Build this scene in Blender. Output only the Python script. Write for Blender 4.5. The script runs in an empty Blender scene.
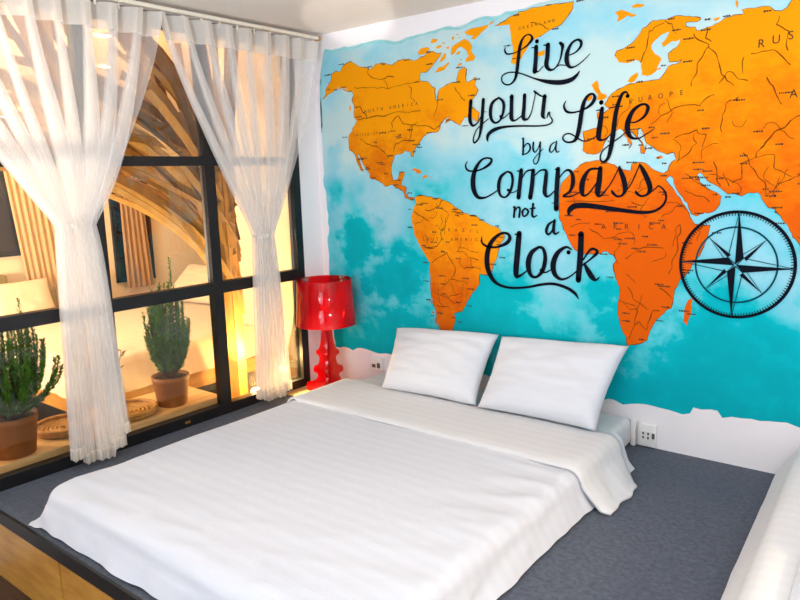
LAND={"NA":[[0.0627,1.7573],[0.0967,1.7937],[0.0919,1.8159],[0.1387,1.8632],[0.153,1.8944],[0.1348,1.8998],[0.1849,1.9139],[0.2148,1.9063],[0.2343,1.9295],[0.2652,1.9469],[0.2954,1.9575],[0.3356,1.9427],[0.3691,1.918],[0.4145,1.9086],[0.4534,1.8942],[0.4935,1.9156],[0.5378,1.9185],[0.6127,1.8975],[0.6558,1.9162],[0.7083,1.9215],[0.7693,1.9024],[0.81,1.9128],[0.8402,1.9244],[0.8848,1.9352],[0.9185,1.9218],[0.9424,1.9165],[0.9324,1.8989],[0.8979,1.8728],[0.8577,1.8392],[0.8076,1.8332],[0.7969,1.811],[0.8114,1.79],[0.8514,1.7897],[0.8804,1.7597],[0.8996,1.7423],[0.9031,1.684],[0.9178,1.6827],[0.9218,1.7324],[0.9628,1.7513],[1.0012,1.7626],[1.0388,1.7625],[1.044,1.7956],[1.0584,1.8239],[1.0862,1.834],[1.1024,1.8188],[1.0946,1.7827],[1.0988,1.7562],[1.1308,1.764],[1.1579,1.7758],[1.153,1.7395],[1.1707,1.7083],[1.157,1.6874],[1.1326,1.6649],[1.1171,1.6413],[1.174,1.5993],[1.1645,1.5502],[1.1315,1.5776],[1.0856,1.581],[1.0538,1.5388],[1.0071,1.574],[0.9588,1.5581],[0.9916,1.5957],[0.9527,1.5754],[0.928,1.5616],[0.9324,1.5378],[0.9123,1.5195],[0.8425,1.516],[0.8166,1.4976],[0.7902,1.4669],[0.7585,1.4443],[0.7473,1.4204],[0.7464,1.3919],[0.731,1.4007],[0.7264,1.4214],[0.6949,1.4269],[0.6914,1.4284],[0.6589,1.415],[0.6153,1.4069],[0.5922,1.3744],[0.584,1.3074],[0.5991,1.269],[0.6264,1.2684],[0.6441,1.3058],[0.6608,1.3178],[0.6821,1.3131],[0.6702,1.2801],[0.6527,1.2427],[0.6898,1.2254],[0.6834,1.1961],[0.704,1.1708],[0.7465,1.1705],[0.7462,1.1605],[0.7036,1.1582],[0.6773,1.1751],[0.6676,1.2047],[0.6302,1.222],[0.5869,1.2413],[0.5421,1.2334],[0.5148,1.2536],[0.4758,1.2715],[0.4188,1.2857],[0.4256,1.3072],[0.3868,1.3473],[0.3541,1.4006],[0.3458,1.4226],[0.3316,1.4232],[0.3474,1.3834],[0.3686,1.3375],[0.374,1.326],[0.3508,1.3354],[0.3346,1.3665],[0.3186,1.402],[0.3026,1.4375],[0.2731,1.4476],[0.2671,1.4858],[0.2635,1.5296],[0.2954,1.5623],[0.3273,1.6032],[0.3341,1.6199],[0.3138,1.6384],[0.3205,1.6976],[0.3052,1.7415],[0.3183,1.7657],[0.3077,1.7878],[0.2487,1.7978],[0.2134,1.8141],[0.1642,1.8103],[0.2808,1.8018],[0.2095,1.8173],[0.16,1.8093],[0.1528,1.7927],[0.115,1.7858]],"SA":[[0.7442,1.1715],[0.7819,1.186],[0.8458,1.1753],[0.9526,1.156],[1.0043,1.1273],[1.0805,1.0851],[1.1554,1.0717],[1.1879,1.0442],[1.2841,1.0114],[1.3076,0.9845],[1.3232,0.9643],[1.2916,0.9218],[1.2754,0.8585],[1.2511,0.8151],[1.2427,0.7651],[1.1853,0.7615],[1.1655,0.7674],[1.1682,0.71],[1.117,0.6478],[1.0733,0.5851],[1.0554,0.5537],[1.0023,0.5335],[1.0104,0.489],[0.9862,0.4332],[0.9765,0.3939],[0.9505,0.3568],[0.9271,0.3724],[0.9098,0.4197],[0.8834,0.4755],[0.8756,0.5362],[0.8464,0.6256],[0.8427,0.7017],[0.8399,0.8075],[0.7915,0.8732],[0.7376,0.9619],[0.7213,1.0445],[0.7327,1.1046],[0.7564,1.1418]],"EU":[[1.8807,1.7862],[1.8858,1.8068],[1.9195,1.813],[1.9524,1.8295],[1.9792,1.8518],[2.0052,1.884],[2.0418,1.9091],[2.0943,1.906],[2.135,1.9146],[2.1755,1.9112],[2.2356,1.8939],[2.241,1.8814],[2.2117,1.878],[2.1817,1.8826],[2.1823,1.8677],[2.2175,1.8576],[2.2281,1.8413],[2.2667,1.8503],[2.2858,1.8522],[2.3139,1.8624],[2.3322,1.874],[2.3689,1.8824],[2.4055,1.8813],[2.3956,1.8969],[2.4405,1.8989],[2.4936,1.8947],[2.5119,1.878],[2.5382,1.8691],[2.5546,1.8801],[2.5699,1.9045],[2.5921,1.9506],[2.7816,1.9534],[3.0661,1.9149],[3.1376,1.0967],[2.912,1.0204],[2.833,0.8068],[2.7962,0.6249],[2.7432,0.7599],[2.6788,0.9071],[2.6474,0.9827],[2.6351,0.9929],[2.6017,1.0583],[2.557,1.1109],[2.5588,1.0978],[2.5579,1.1117],[2.5321,1.1209],[2.5138,1.1443],[2.5034,1.177],[2.4601,1.1821],[2.4346,1.1682],[2.3806,1.1782],[2.3573,1.1928],[2.3335,1.2124],[2.2957,1.2324],[2.2759,1.2571],[2.2611,1.2721],[2.2523,1.2577],[2.2678,1.2281],[2.2972,1.1984],[2.3349,1.1834],[2.3542,1.1639],[2.351,1.1349],[2.334,1.1056],[2.2787,1.0905],[2.2572,1.0823],[2.2356,1.095],[2.2246,1.1249],[2.1988,1.1648],[2.1629,1.2052],[2.1564,1.2452],[2.1411,1.2576],[2.1268,1.2409],[2.1376,1.2206],[2.1739,1.175],[2.2101,1.1249],[2.2314,1.08],[2.2539,1.0483],[2.2734,1.0455],[2.3164,1.0463],[2.3033,0.9822],[2.2791,0.9167],[2.2406,0.8492],[2.2003,0.8023],[2.1806,0.7561],[2.178,0.7138],[2.1675,0.6758],[2.1143,0.6247],[2.0822,0.5747],[2.0672,0.5141],[2.0333,0.4921],[1.9749,0.4786],[1.9678,0.5198],[1.9428,0.559],[1.9229,0.6289],[1.9276,0.6771],[1.932,0.7368],[1.9126,0.7944],[1.8958,0.8405],[1.9104,0.8764],[1.8979,0.8992],[1.8675,0.9155],[1.819,0.9015],[1.7568,0.8988],[1.7057,0.9146],[1.679,0.9575],[1.647,1.0146],[1.6228,1.0722],[1.6215,1.1731],[1.6287,1.223],[1.6235,1.2158],[1.6433,1.2463],[1.687,1.286],[1.7406,1.3244],[1.8143,1.3366],[1.8663,1.32],[1.892,1.3094],[1.9176,1.294],[1.9676,1.2829],[1.9716,1.3115],[2.0006,1.32],[2.0345,1.314],[2.07,1.2826],[2.1109,1.2663],[2.1303,1.2808],[2.1391,1.3104],[2.1629,1.3293],[2.157,1.3542],[2.1277,1.3505],[2.0974,1.3618],[2.0666,1.3782],[2.0353,1.3998],[2.0241,1.4306],[2.0081,1.4466],[2.0255,1.4308],[2.0079,1.4641],[1.9935,1.4651],[1.9923,1.4328],[2.0154,1.4045],[2.0253,1.3715],[2.0319,1.3939],[2.0283,1.3566],[2.009,1.3603],[2.0126,1.3996],[1.9824,1.4388],[1.9622,1.4635],[1.9427,1.46],[1.9483,1.4361],[1.9738,1.4016],[1.9568,1.3816],[1.9622,1.3974],[1.9438,1.4221],[1.928,1.4562],[1.9127,1.4714],[1.8732,1.4501],[1.8434,1.4181],[1.8339,1.3846],[1.8033,1.3615],[1.7611,1.3683],[1.7395,1.3841],[1.7439,1.4333],[1.7379,1.4681],[1.7851,1.4797],[1.8214,1.4822],[1.8332,1.5054],[1.8019,1.525],[1.8044,1.5508],[1.8403,1.548],[1.8603,1.5607],[1.8396,1.5814],[1.859,1.6128],[1.862,1.6162],[1.8847,1.6336],[1.9297,1.6528],[1.9851,1.6631],[2.0821,1.6664],[2.1075,1.6915],[2.117,1.7159],[2.1629,1.7257],[2.1727,1.7346],[2.1216,1.7306],[2.1098,1.7677],[2.1502,1.7877],[2.1592,1.8165],[2.1286,1.8157],[2.0932,1.7952],[2.0821,1.8119],[2.1073,1.8338],[2.1116,1.8583],[2.0756,1.8453],[2.0398,1.8126],[2.0482,1.7858],[2.0864,1.7502],[2.0717,1.7212],[2.065,1.7014],[2.0281,1.6816],[2.006,1.6923],[1.9989,1.7454],[1.982,1.76],[1.9382,1.7474],[1.8985,1.7596]],"GR":[[1.2676,2.0048],[1.317,2.0206],[1.3585,2.0372],[1.4061,2.0468],[1.4594,2.0551],[1.563,2.0546],[1.6811,2.0478],[1.6755,2.0142],[1.6515,1.9855],[1.6208,1.9574],[1.5641,1.9437],[1.5257,1.9269],[1.4734,1.9059],[1.4402,1.8703],[1.42,1.8382],[1.3791,1.8083],[1.3556,1.8228],[1.3722,1.8675],[1.3584,1.9391],[1.3516,1.998],[1.3169,2.0032]],"BA":[[1.004,1.9086],[1.014,1.9445],[1.0514,1.9579],[1.0882,1.9674],[1.1241,1.9479],[1.1372,1.9207],[1.128,1.9038],[1.1546,1.8749],[1.1409,1.8547],[1.0957,1.8565],[1.0913,1.8681],[1.1142,1.8836],[1.0965,1.9152],[1.0694,1.9334],[1.0416,1.9297],[1.0274,1.9094],[1.0085,1.9006]],"UK":[[1.7759,1.673],[1.8014,1.6894],[1.8071,1.6604],[1.823,1.6351],[1.8436,1.6237],[1.849,1.609],[1.8237,1.6037],[1.8031,1.6084],[1.8058,1.6272],[1.7867,1.6529]],"IR":[[1.751,1.6131],[1.758,1.6317],[1.7767,1.6367],[1.7802,1.6152],[1.7617,1.6025]],"MA":[[2.2392,0.7161],[2.2571,0.7251],[2.2554,0.6654],[2.2397,0.6037],[2.2218,0.6244],[2.2264,0.6851]]}
ISLES=[[[0.7908,1.9435],[0.8113,1.96],[0.856,1.9618],[0.8704,1.9485],[0.8453,1.9288],[0.8003,1.9269]],[[0.8762,1.9818],[0.8913,1.9986],[0.9249,1.9902],[0.9101,1.9772],[0.8858,1.9767]],[[0.9096,1.9546],[0.9386,1.962],[0.9479,1.9495],[0.919,1.9444]],[[0.9485,1.9757],[0.9721,1.965],[0.9625,1.9611]],[[0.9764,1.9458],[0.9953,1.947],[0.9903,1.9327],[0.9781,1.9366]],[[0.932,1.88],[0.9663,1.9172],[0.9756,1.9085],[0.9705,1.8904],[0.9463,1.8745]],[[0.9016,1.8265],[0.9265,1.8504],[0.9554,1.8508],[0.9891,1.8694],[0.9936,1.8613],[0.9597,1.8314],[0.9162,1.8249]],[[1.0319,1.9014],[1.0506,1.9138],[1.0644,1.912],[1.055,1.8984]],[[1.0449,1.8478],[1.0682,1.8561],[1.0726,1.8482],[1.054,1.8392]],[[1.0611,1.8755],[1.073,1.8725],[1.0701,1.8633]],[[1.0887,2.0038],[1.1339,2.0152],[1.187,2.0145],[1.2305,2.0186],[1.2261,2.0051],[1.1955,1.9883],[1.1511,1.9587],[1.1288,1.9654],[1.1424,1.978],[1.1066,1.9867]],[[1.0102,1.9894],[1.0242,1.9926],[1.0258,1.9776],[1.0145,1.974]],[[1.0383,2.0023],[1.0566,1.9975],[1.0473,1.9915]],[[1.0518,1.9835],[1.0656,1.9838],[1.059,1.9774]],[[1.2392,2.0244],[1.2734,2.0332],[1.2606,2.0246],[1.2391,2.0138]],[[1.8759,1.9712],[1.9038,1.9771],[1.9262,1.9682],[1.9542,1.9534],[1.9763,1.9448],[1.9546,1.94],[1.9323,1.9497],[1.916,1.9388],[1.8882,1.9296],[1.8932,1.9528]],[[1.9478,1.9853],[1.9748,1.991],[2.0074,1.9825],[1.9969,1.9741],[1.9644,1.9754]],[[2.3706,1.9386],[2.3803,1.9276],[2.377,1.9047],[2.3695,1.9247]],[[2.2893,1.8806],[2.3129,1.8837],[2.3087,1.8728],[2.2945,1.8702]],[[2.0594,1.7072],[2.0804,1.7151],[2.0859,1.7062]],[[1.9403,1.673],[1.9565,1.6925],[1.9837,1.7053],[1.9896,1.6942],[1.9738,1.6695],[1.9574,1.6638]],[[0.7251,1.3267],[0.7515,1.3317],[0.7825,1.3226],[0.8027,1.3057],[0.7714,1.3008],[0.7562,1.3151]],[[0.8072,1.2851],[0.8229,1.2945],[0.8431,1.2859],[0.8172,1.2751],[0.8018,1.2755]],[[0.8501,1.2825],[0.8653,1.2838],[0.8652,1.2773]],[[2.0782,1.3377],[2.098,1.3448],[2.1083,1.3364],[2.0885,1.3292]],[[2.0764,1.3359],[2.0903,1.3418],[2.0889,1.3289]],[[0.2772,1.6955],[0.2879,1.716],[0.2946,1.6856],[0.2856,1.6734]],[[1.477,1.8472],[1.5001,1.8511],[1.5392,1.8574],[1.5394,1.8375],[1.5134,1.8295]],[[0.84,0.5944],[0.8584,0.5884],[0.8486,0.5675]],[[0.844,0.5332],[0.8662,0.5276],[0.8602,0.5116]],[[0.8654,0.4967],[0.8834,0.4755],[0.8734,0.4434]]]
SEA=[[0.1007,2.0451],[0.2228,2.0404],[0.3175,2.0389],[0.4173,2.0418],[0.5286,2.0426],[0.6353,2.0252],[0.753,2.032],[0.8727,2.0351],[0.969,2.0458],[1.0312,2.0414],[1.1104,2.0488],[1.1816,2.0569],[1.2961,2.0575],[1.406,2.0627],[1.5374,2.0722],[1.7107,2.0813],[1.9829,2.0776],[2.3034,2.0783],[2.5835,2.0861],[3.0511,2.0863],[3.2162,0.1988],[2.9728,0.2216],[2.7012,0.2216],[2.6531,0.2334],[2.4861,0.2218],[2.4063,0.2104],[2.3845,0.2383],[2.3223,0.231],[2.2797,0.2323],[2.2681,0.2019],[2.2381,0.1913],[2.1804,0.1968],[2.126,0.2032],[2.0565,0.2048],[1.9951,0.1984],[1.9617,0.1822],[1.9221,0.1999],[1.7964,0.1771],[1.2888,0.2079],[0.7539,0.2309],[0.536,0.2371],[0.4171,0.2302],[0.3524,0.2373],[0.2952,0.2489],[0.2308,0.223],[0.1498,0.2332],[0.0742,0.2167],[0.0668,0.3116],[0.0496,0.4606],[0.0446,0.5901],[0.0568,0.7131],[0.0508,0.8906],[0.066,0.9914],[0.0548,1.1404],[0.0416,1.282],[0.0452,1.4641],[0.0444,1.6437],[0.0458,1.7911],[0.0599,1.9353]]
WORDS={"Live":[[[1.3292,1.8965,0.0039],[1.325,1.8824,0.009],[1.3375,1.8649,0.009],[1.3722,1.8629,0.0058],[1.4064,1.8718,0.0057],[1.4435,1.8871,0.0087],[1.472,1.9118,0.015],[1.4699,1.9303,0.01],[1.45,1.9388,0.0061],[1.4266,1.9267,0.01],[1.4097,1.8945,0.0165],[1.401,1.8406,0.019],[1.3915,1.7717,0.018],[1.3791,1.7377,0.0128],[1.3548,1.7195,0.0083],[1.3267,1.7224,0.0078],[1.3077,1.7423,0.0072],[1.3127,1.7656,0.0065],[1.3444,1.7758,0.0064],[1.386,1.7723,0.0064],[1.427,1.7589,0.0063],[1.4943,1.7302,0.0087],[1.56,1.71,0.0192],[1.6241,1.7005,0.0229],[1.6742,1.7065,0.0213],[1.7017,1.723,0.014],[1.7167,1.7419,0.0035]],[[1.4735,1.8762,0.0049],[1.4967,1.8726,0.0062]],[[1.4953,1.8773,0.0208],[1.4937,1.8233,0.022],[1.4887,1.7654,0.024]],[[1.4888,1.7636,0.0147],[1.5073,1.7633,0.0062],[1.5333,1.7843,0.0043]],[[1.4996,1.9012,0.0209],[1.5,1.9011,0.0205]],[[1.5358,1.8793,0.0061],[1.5584,1.8762,0.0084]],[[1.5571,1.8775,0.0217],[1.5543,1.8272,0.0224],[1.5495,1.7881,0.0221],[1.5659,1.7646,0.0145],[1.5916,1.7662,0.0072],[1.6166,1.797,0.0071],[1.6286,1.8401,0.0117],[1.6302,1.8649,0.0178],[1.6187,1.8776,0.0133]],[[1.5916,1.7662,0.0048],[1.6168,1.779,0.0048],[1.6514,1.7733,0.0041]],[[1.6601,1.8167,0.0047],[1.6969,1.8269,0.0071],[1.7208,1.85,0.0126],[1.7204,1.8708,0.014],[1.7021,1.8799,0.0105],[1.6748,1.8672,0.0119],[1.6556,1.8311,0.0201],[1.653,1.7926,0.0225],[1.6671,1.7659,0.0142],[1.6918,1.763,0.0071],[1.7281,1.7807,0.0051],[1.7665,1.8114,0.0029]]],"your":[[[1.1257,1.6593,0.0221],[1.1213,1.6159,0.0207],[1.1192,1.5659,0.0221],[1.1356,1.5365,0.0126],[1.166,1.5501,0.0063],[1.1926,1.5916,0.0054]],[[1.2007,1.66,0.0188],[1.1949,1.5976,0.0191],[1.1868,1.5299,0.0193],[1.1728,1.4744,0.0109],[1.146,1.4488,0.0091],[1.1386,1.4701,0.0077],[1.1581,1.513,0.0062],[1.1959,1.5417,0.0054],[1.2294,1.5641,0.0048]],[[1.2917,1.6616,0.0093],[1.2555,1.6417,0.0159],[1.2422,1.6062,0.0201],[1.2463,1.5629,0.0175],[1.2695,1.541,0.0107],[1.2984,1.553,0.0107],[1.3164,1.5941,0.0145],[1.3166,1.6364,0.0156],[1.2917,1.6616,0.0093]],[[1.2999,1.5711,0.0132],[1.3071,1.5597,0.0079],[1.327,1.5661,0.0054],[1.3518,1.5853,0.0046]],[[1.3519,1.6591,0.0052],[1.3638,1.6592,0.0078]],[[1.3638,1.661,0.0209],[1.3624,1.6085,0.0208],[1.3624,1.5574,0.0221],[1.3799,1.5441,0.0091],[1.4076,1.557,0.0065],[1.4248,1.5706,0.0044]],[[1.4348,1.6603,0.0189],[1.4316,1.6027,0.0202],[1.4283,1.5543,0.0205],[1.4488,1.5451,0.009],[1.4691,1.5702,0.0057],[1.4823,1.6161,0.005],[1.492,1.6591,0.0051],[1.4853,1.6743,0.0089],[1.502,1.6622,0.0099],[1.5253,1.6473,0.0073],[1.5515,1.6419,0.0049]],[[1.5417,1.6457,0.0199],[1.5356,1.5941,0.0208],[1.5326,1.5565,0.0199],[1.5446,1.5422,0.0061]],[[1.5557,1.5448,0.005],[1.5588,1.5603,0.0074],[1.5666,1.5673,0.011],[1.5693,1.5537,0.0062],[1.5832,1.5295,0.0075],[1.5658,1.5133,0.0076],[1.513,1.5092,0.0076],[1.4181,1.5156,0.009],[1.3269,1.5175,0.0121],[1.2693,1.509,0.0188],[1.2326,1.4896,0.0188],[1.2228,1.4684,0.015],[1.2271,1.4495,0.0027]]],"by":[[[1.4203,1.456,0.0041],[1.43,1.4503,0.007]],[[1.4277,1.4556,0.0091],[1.4278,1.4178,0.0105],[1.4264,1.3774,0.0107]],[[1.4301,1.4112,0.0063],[1.4486,1.4298,0.0063],[1.4634,1.4212,0.009],[1.465,1.3998,0.0097],[1.4488,1.3829,0.0069],[1.4249,1.3774,0.0056]],[[1.4839,1.4331,0.0088],[1.4818,1.4022,0.0097],[1.4929,1.3855,0.0062],[1.5109,1.4072,0.0055],[1.5202,1.4312,0.0095]],[[1.5202,1.4324,0.0088],[1.5184,1.3812,0.009],[1.5078,1.3396,0.0068],[1.4918,1.3291,0.0054],[1.4836,1.347,0.0049],[1.5039,1.3721,0.0041],[1.5362,1.3996,0.0034]]],"a":[[[1.5963,1.4284,0.0047],[1.5774,1.4154,0.0073],[1.5698,1.3929,0.0088],[1.5792,1.3817,0.006],[1.5952,1.3968,0.0054],[1.6054,1.4279,0.0054]],[[1.6053,1.431,0.0079],[1.6022,1.3965,0.0087],[1.6087,1.3803,0.0059],[1.6212,1.3861,0.0034]],[[1.5903,1.0509,0.008],[1.5672,1.0334,0.0134],[1.5561,1.0031,0.0155],[1.5676,0.9862,0.0108],[1.5889,1.0082,0.009],[1.6015,1.0511,0.0071]],[[1.5996,1.0553,0.0141],[1.5945,1.0083,0.0162],[1.6049,0.9898,0.0108],[1.6233,1.0005,0.0053]]],"Life":[[[1.6524,1.6144,0.0034],[1.6415,1.5933,0.0094],[1.6538,1.5671,0.0121],[1.6852,1.5583,0.0091],[1.7329,1.5657,0.0078],[1.7728,1.5853,0.0141],[1.7921,1.6124,0.0177],[1.7838,1.6328,0.0103],[1.7619,1.6293,0.013],[1.7423,1.6034,0.0182],[1.7297,1.5548,0.0221],[1.7206,1.493,0.0225],[1.7077,1.4433,0.0198],[1.6873,1.4254,0.0117],[1.6558,1.4259,0.0087],[1.638,1.4422,0.008],[1.6462,1.4597,0.0067],[1.6728,1.4632,0.0066],[1.7007,1.4488,0.0067],[1.7354,1.4273,0.0066],[1.7693,1.4273,0.0052],[1.8024,1.4441,0.0045]],[[1.8239,1.5919,0.0214],[1.8243,1.5919,0.0215]],[[1.7999,1.5585,0.0038],[1.8261,1.5594,0.0076]],[[1.8286,1.5653,0.0177],[1.822,1.5108,0.0244],[1.8143,1.4434,0.0243],[1.8259,1.4254,0.0115],[1.852,1.432,0.0058],[1.8805,1.4579,0.0044]],[[1.9445,1.6093,0.018],[1.9449,1.6093,0.0183]],[[1.9456,1.6199,0.0049],[1.9361,1.6267,0.0096],[1.9206,1.6205,0.0137],[1.904,1.5832,0.0186],[1.8914,1.53,0.0211],[1.8837,1.4577,0.0227],[1.8745,1.3908,0.0214],[1.8607,1.3419,0.0154],[1.8381,1.3266,0.0098],[1.8245,1.3433,0.0077],[1.8337,1.3741,0.0064],[1.869,1.4034,0.0057],[1.9132,1.4316,0.0057],[1.938,1.4513,0.0049]],[[1.8617,1.5638,0.005],[1.8905,1.5675,0.0056],[1.9221,1.5679,0.0049]],[[1.9555,1.4953,0.0049],[1.9865,1.4949,0.0073],[2.0224,1.5171,0.012],[2.0365,1.5483,0.0165],[2.0269,1.5655,0.0107],[2.0026,1.5658,0.012],[1.9696,1.5419,0.0183],[1.9492,1.4957,0.0248],[1.9505,1.4535,0.0232],[1.97,1.4271,0.0134],[2.001,1.4235,0.0073],[2.037,1.4422,0.0053],[2.0694,1.4609,0.003]]],"Compass":[[[1.0999,1.3566,0.0038],[1.0887,1.334,0.0085],[1.101,1.3113,0.0108],[1.1344,1.3048,0.0091],[1.1839,1.3123,0.0098],[1.2327,1.3361,0.0148],[1.2472,1.3593,0.0118],[1.2209,1.3692,0.0089],[1.1843,1.3583,0.012],[1.1494,1.3147,0.0225],[1.1338,1.2595,0.0293],[1.1398,1.2035,0.0277],[1.166,1.1696,0.0185],[1.2071,1.168,0.0099],[1.2477,1.185,0.0075],[1.2838,1.2053,0.0059]],[[1.3389,1.2976,0.0086],[1.3022,1.273,0.0175],[1.2878,1.2291,0.0207],[1.2956,1.1826,0.0146],[1.3231,1.1687,0.0095],[1.3504,1.1909,0.0144],[1.3682,1.2412,0.0144],[1.3621,1.2849,0.0142],[1.3389,1.2976,0.0086]],[[1.3424,1.2046,0.0146],[1.3429,1.2046,0.0146]],[[1.3465,1.1944,0.0058],[1.3736,1.1927,0.005],[1.4004,1.2072,0.0043]],[[1.3949,1.2974,0.0058],[1.4154,1.3001,0.0098]],[[1.4169,1.3014,0.021],[1.4095,1.2338,0.0224],[1.402,1.1669,0.0227]],[[1.4155,1.2537,0.0057],[1.4417,1.2914,0.0077],[1.4676,1.3005,0.0098],[1.4824,1.2949,0.0126]],[[1.4824,1.2981,0.0207],[1.4776,1.2326,0.0238],[1.4675,1.1666,0.0241]],[[1.4826,1.2654,0.0056],[1.5154,1.2939,0.0075],[1.5385,1.2997,0.0095],[1.553,1.2929,0.015],[1.5518,1.2638,0.0207],[1.5465,1.2119,0.0221],[1.5467,1.1858,0.0207],[1.5613,1.1706,0.0102],[1.5883,1.1886,0.0068],[1.6079,1.211,0.0048]],[[1.6015,1.3,0.0062],[1.6192,1.3017,0.0108]],[[1.6152,1.3018,0.0216],[1.6118,1.2446,0.025],[1.6086,1.1706,0.025],[1.6077,1.111,0.0253]],[[1.6197,1.2554,0.0062],[1.6474,1.2877,0.0076],[1.671,1.2943,0.0122],[1.6895,1.272,0.0195],[1.6917,1.2284,0.0213],[1.6749,1.1922,0.0123],[1.6449,1.1726,0.0108],[1.6847,1.1716,0.0069],[1.7314,1.1916,0.0059]],[[1.828,1.2932,0.0072],[1.8055,1.2974,0.0102],[1.7717,1.2913,0.0131],[1.7442,1.2491,0.024],[1.7374,1.2024,0.0266],[1.7472,1.1748,0.0133],[1.7738,1.1861,0.0074],[1.8158,1.2405,0.0065]],[[1.8264,1.2982,0.0216],[1.8217,1.2404,0.0266],[1.8154,1.1871,0.0263],[1.8307,1.1728,0.0118],[1.8597,1.2044,0.0058],[1.888,1.2461,0.005],[1.9154,1.3023,0.0056]],[[1.9154,1.3044,0.0071],[1.9217,1.2835,0.0185],[1.9371,1.245,0.0235],[1.9454,1.2033,0.0213],[1.9333,1.1755,0.0114],[1.9082,1.1701,0.0099],[1.8881,1.1864,0.0128],[1.8834,1.1956,0.0072]],[[1.9437,1.1859,0.005],[1.9744,1.2305,0.0056],[2.007,1.3062,0.0054]],[[2.0082,1.3095,0.0083],[2.0214,1.2874,0.019],[2.0448,1.2427,0.0235],[2.0572,1.2018,0.0218],[2.0443,1.1767,0.0109],[2.0182,1.1701,0.0098],[1.9983,1.1833,0.0126],[1.9938,1.1923,0.007]],[[2.0591,1.1848,0.0054],[2.0855,1.2068,0.0054],[2.0954,1.2134,0.006],[2.1195,1.1929,0.0074],[2.1287,1.1606,0.0088],[2.114,1.1268,0.0107],[2.0756,1.1028,0.0122],[2.0206,1.0976,0.0152],[1.9424,1.1055,0.0185],[1.847,1.1178,0.0219],[1.7635,1.1276,0.0252],[1.7091,1.1261,0.0274],[1.6817,1.1113,0.0262],[1.6732,1.0928,0.0169],[1.6767,1.078,0.0038]]],"not":[[[1.3729,1.12,0.0075],[1.3809,1.1165,0.0103]],[[1.3809,1.12,0.0113],[1.3759,1.0697,0.0122]],[[1.3799,1.0962,0.0056],[1.3978,1.1183,0.0075],[1.4097,1.1113,0.0102],[1.4058,1.0701,0.0122]],[[1.4392,1.1141,0.0074],[1.4245,1.0965,0.0112],[1.4295,1.0747,0.0093],[1.4472,1.0793,0.0092],[1.4568,1.0994,0.0112],[1.4392,1.1141,0.0074]],[[1.4837,1.1358,0.0118],[1.4782,1.0839,0.0129],[1.4879,1.071,0.0092],[1.5052,1.0799,0.0046]],[[1.4684,1.1116,0.0074],[1.4954,1.1151,0.0073]]],"Clock":[[[1.1854,0.9638,0.005],[1.1851,0.9342,0.011],[1.2171,0.9141,0.0129],[1.2752,0.9127,0.0118],[1.3322,0.9347,0.0192],[1.3526,0.9624,0.0211],[1.3374,0.9844,0.0144],[1.2963,0.9815,0.0146],[1.2459,0.9409,0.0238],[1.219,0.88,0.0297],[1.2184,0.8058,0.0303],[1.2479,0.7442,0.0238],[1.2953,0.7132,0.0159],[1.3678,0.7047,0.0126],[1.4584,0.7161,0.0124],[1.5365,0.7353,0.014],[1.6031,0.7419,0.0146],[1.6684,0.7275,0.0162],[1.7098,0.7047,0.0159],[1.7292,0.6787,0.0045]],[[1.383,0.9811,0.0075],[1.406,0.9844,0.013]],[[1.406,0.9862,0.0298],[1.3961,0.8878,0.0323],[1.3881,0.7809,0.0308],[1.4083,0.7695,0.0135],[1.4531,0.8011,0.0075]],[[1.5158,0.922,0.0129],[1.4753,0.8913,0.0245],[1.4579,0.8371,0.0298],[1.47,0.7816,0.0207],[1.5024,0.7703,0.013],[1.5379,0.8062,0.0219],[1.5517,0.8684,0.0219],[1.5398,0.9142,0.0166],[1.5158,0.922,0.0129]],[[1.5308,0.8058,0.0203],[1.5314,0.8058,0.0203]],[[1.5312,0.797,0.0084],[1.5599,0.7987,0.0074],[1.5975,0.8228,0.0054]],[[1.6747,0.9025,0.0209],[1.6752,0.9026,0.0214]],[[1.6883,0.9176,0.0088],[1.6609,0.9275,0.0123],[1.6181,0.8975,0.0232],[1.5954,0.8445,0.0291],[1.6025,0.7943,0.0252],[1.6355,0.7686,0.0144],[1.6768,0.78,0.0088],[1.7232,0.8172,0.007]],[[1.723,0.9896,0.0069],[1.738,0.99,0.0103]],[[1.7379,0.9933,0.0278],[1.736,0.9027,0.0299],[1.7276,0.7705,0.0279]],[[1.7434,0.8396,0.0069],[1.7911,0.8783,0.0092],[1.8182,0.9063,0.017],[1.8118,0.9209,0.0126],[1.7858,0.9199,0.012],[1.7499,0.8696,0.007]],[[1.7564,0.853,0.0087],[1.7747,0.8203,0.0241],[1.7973,0.788,0.0255],[1.815,0.7765,0.0119],[1.8336,0.792,0.0042]]]}
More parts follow.
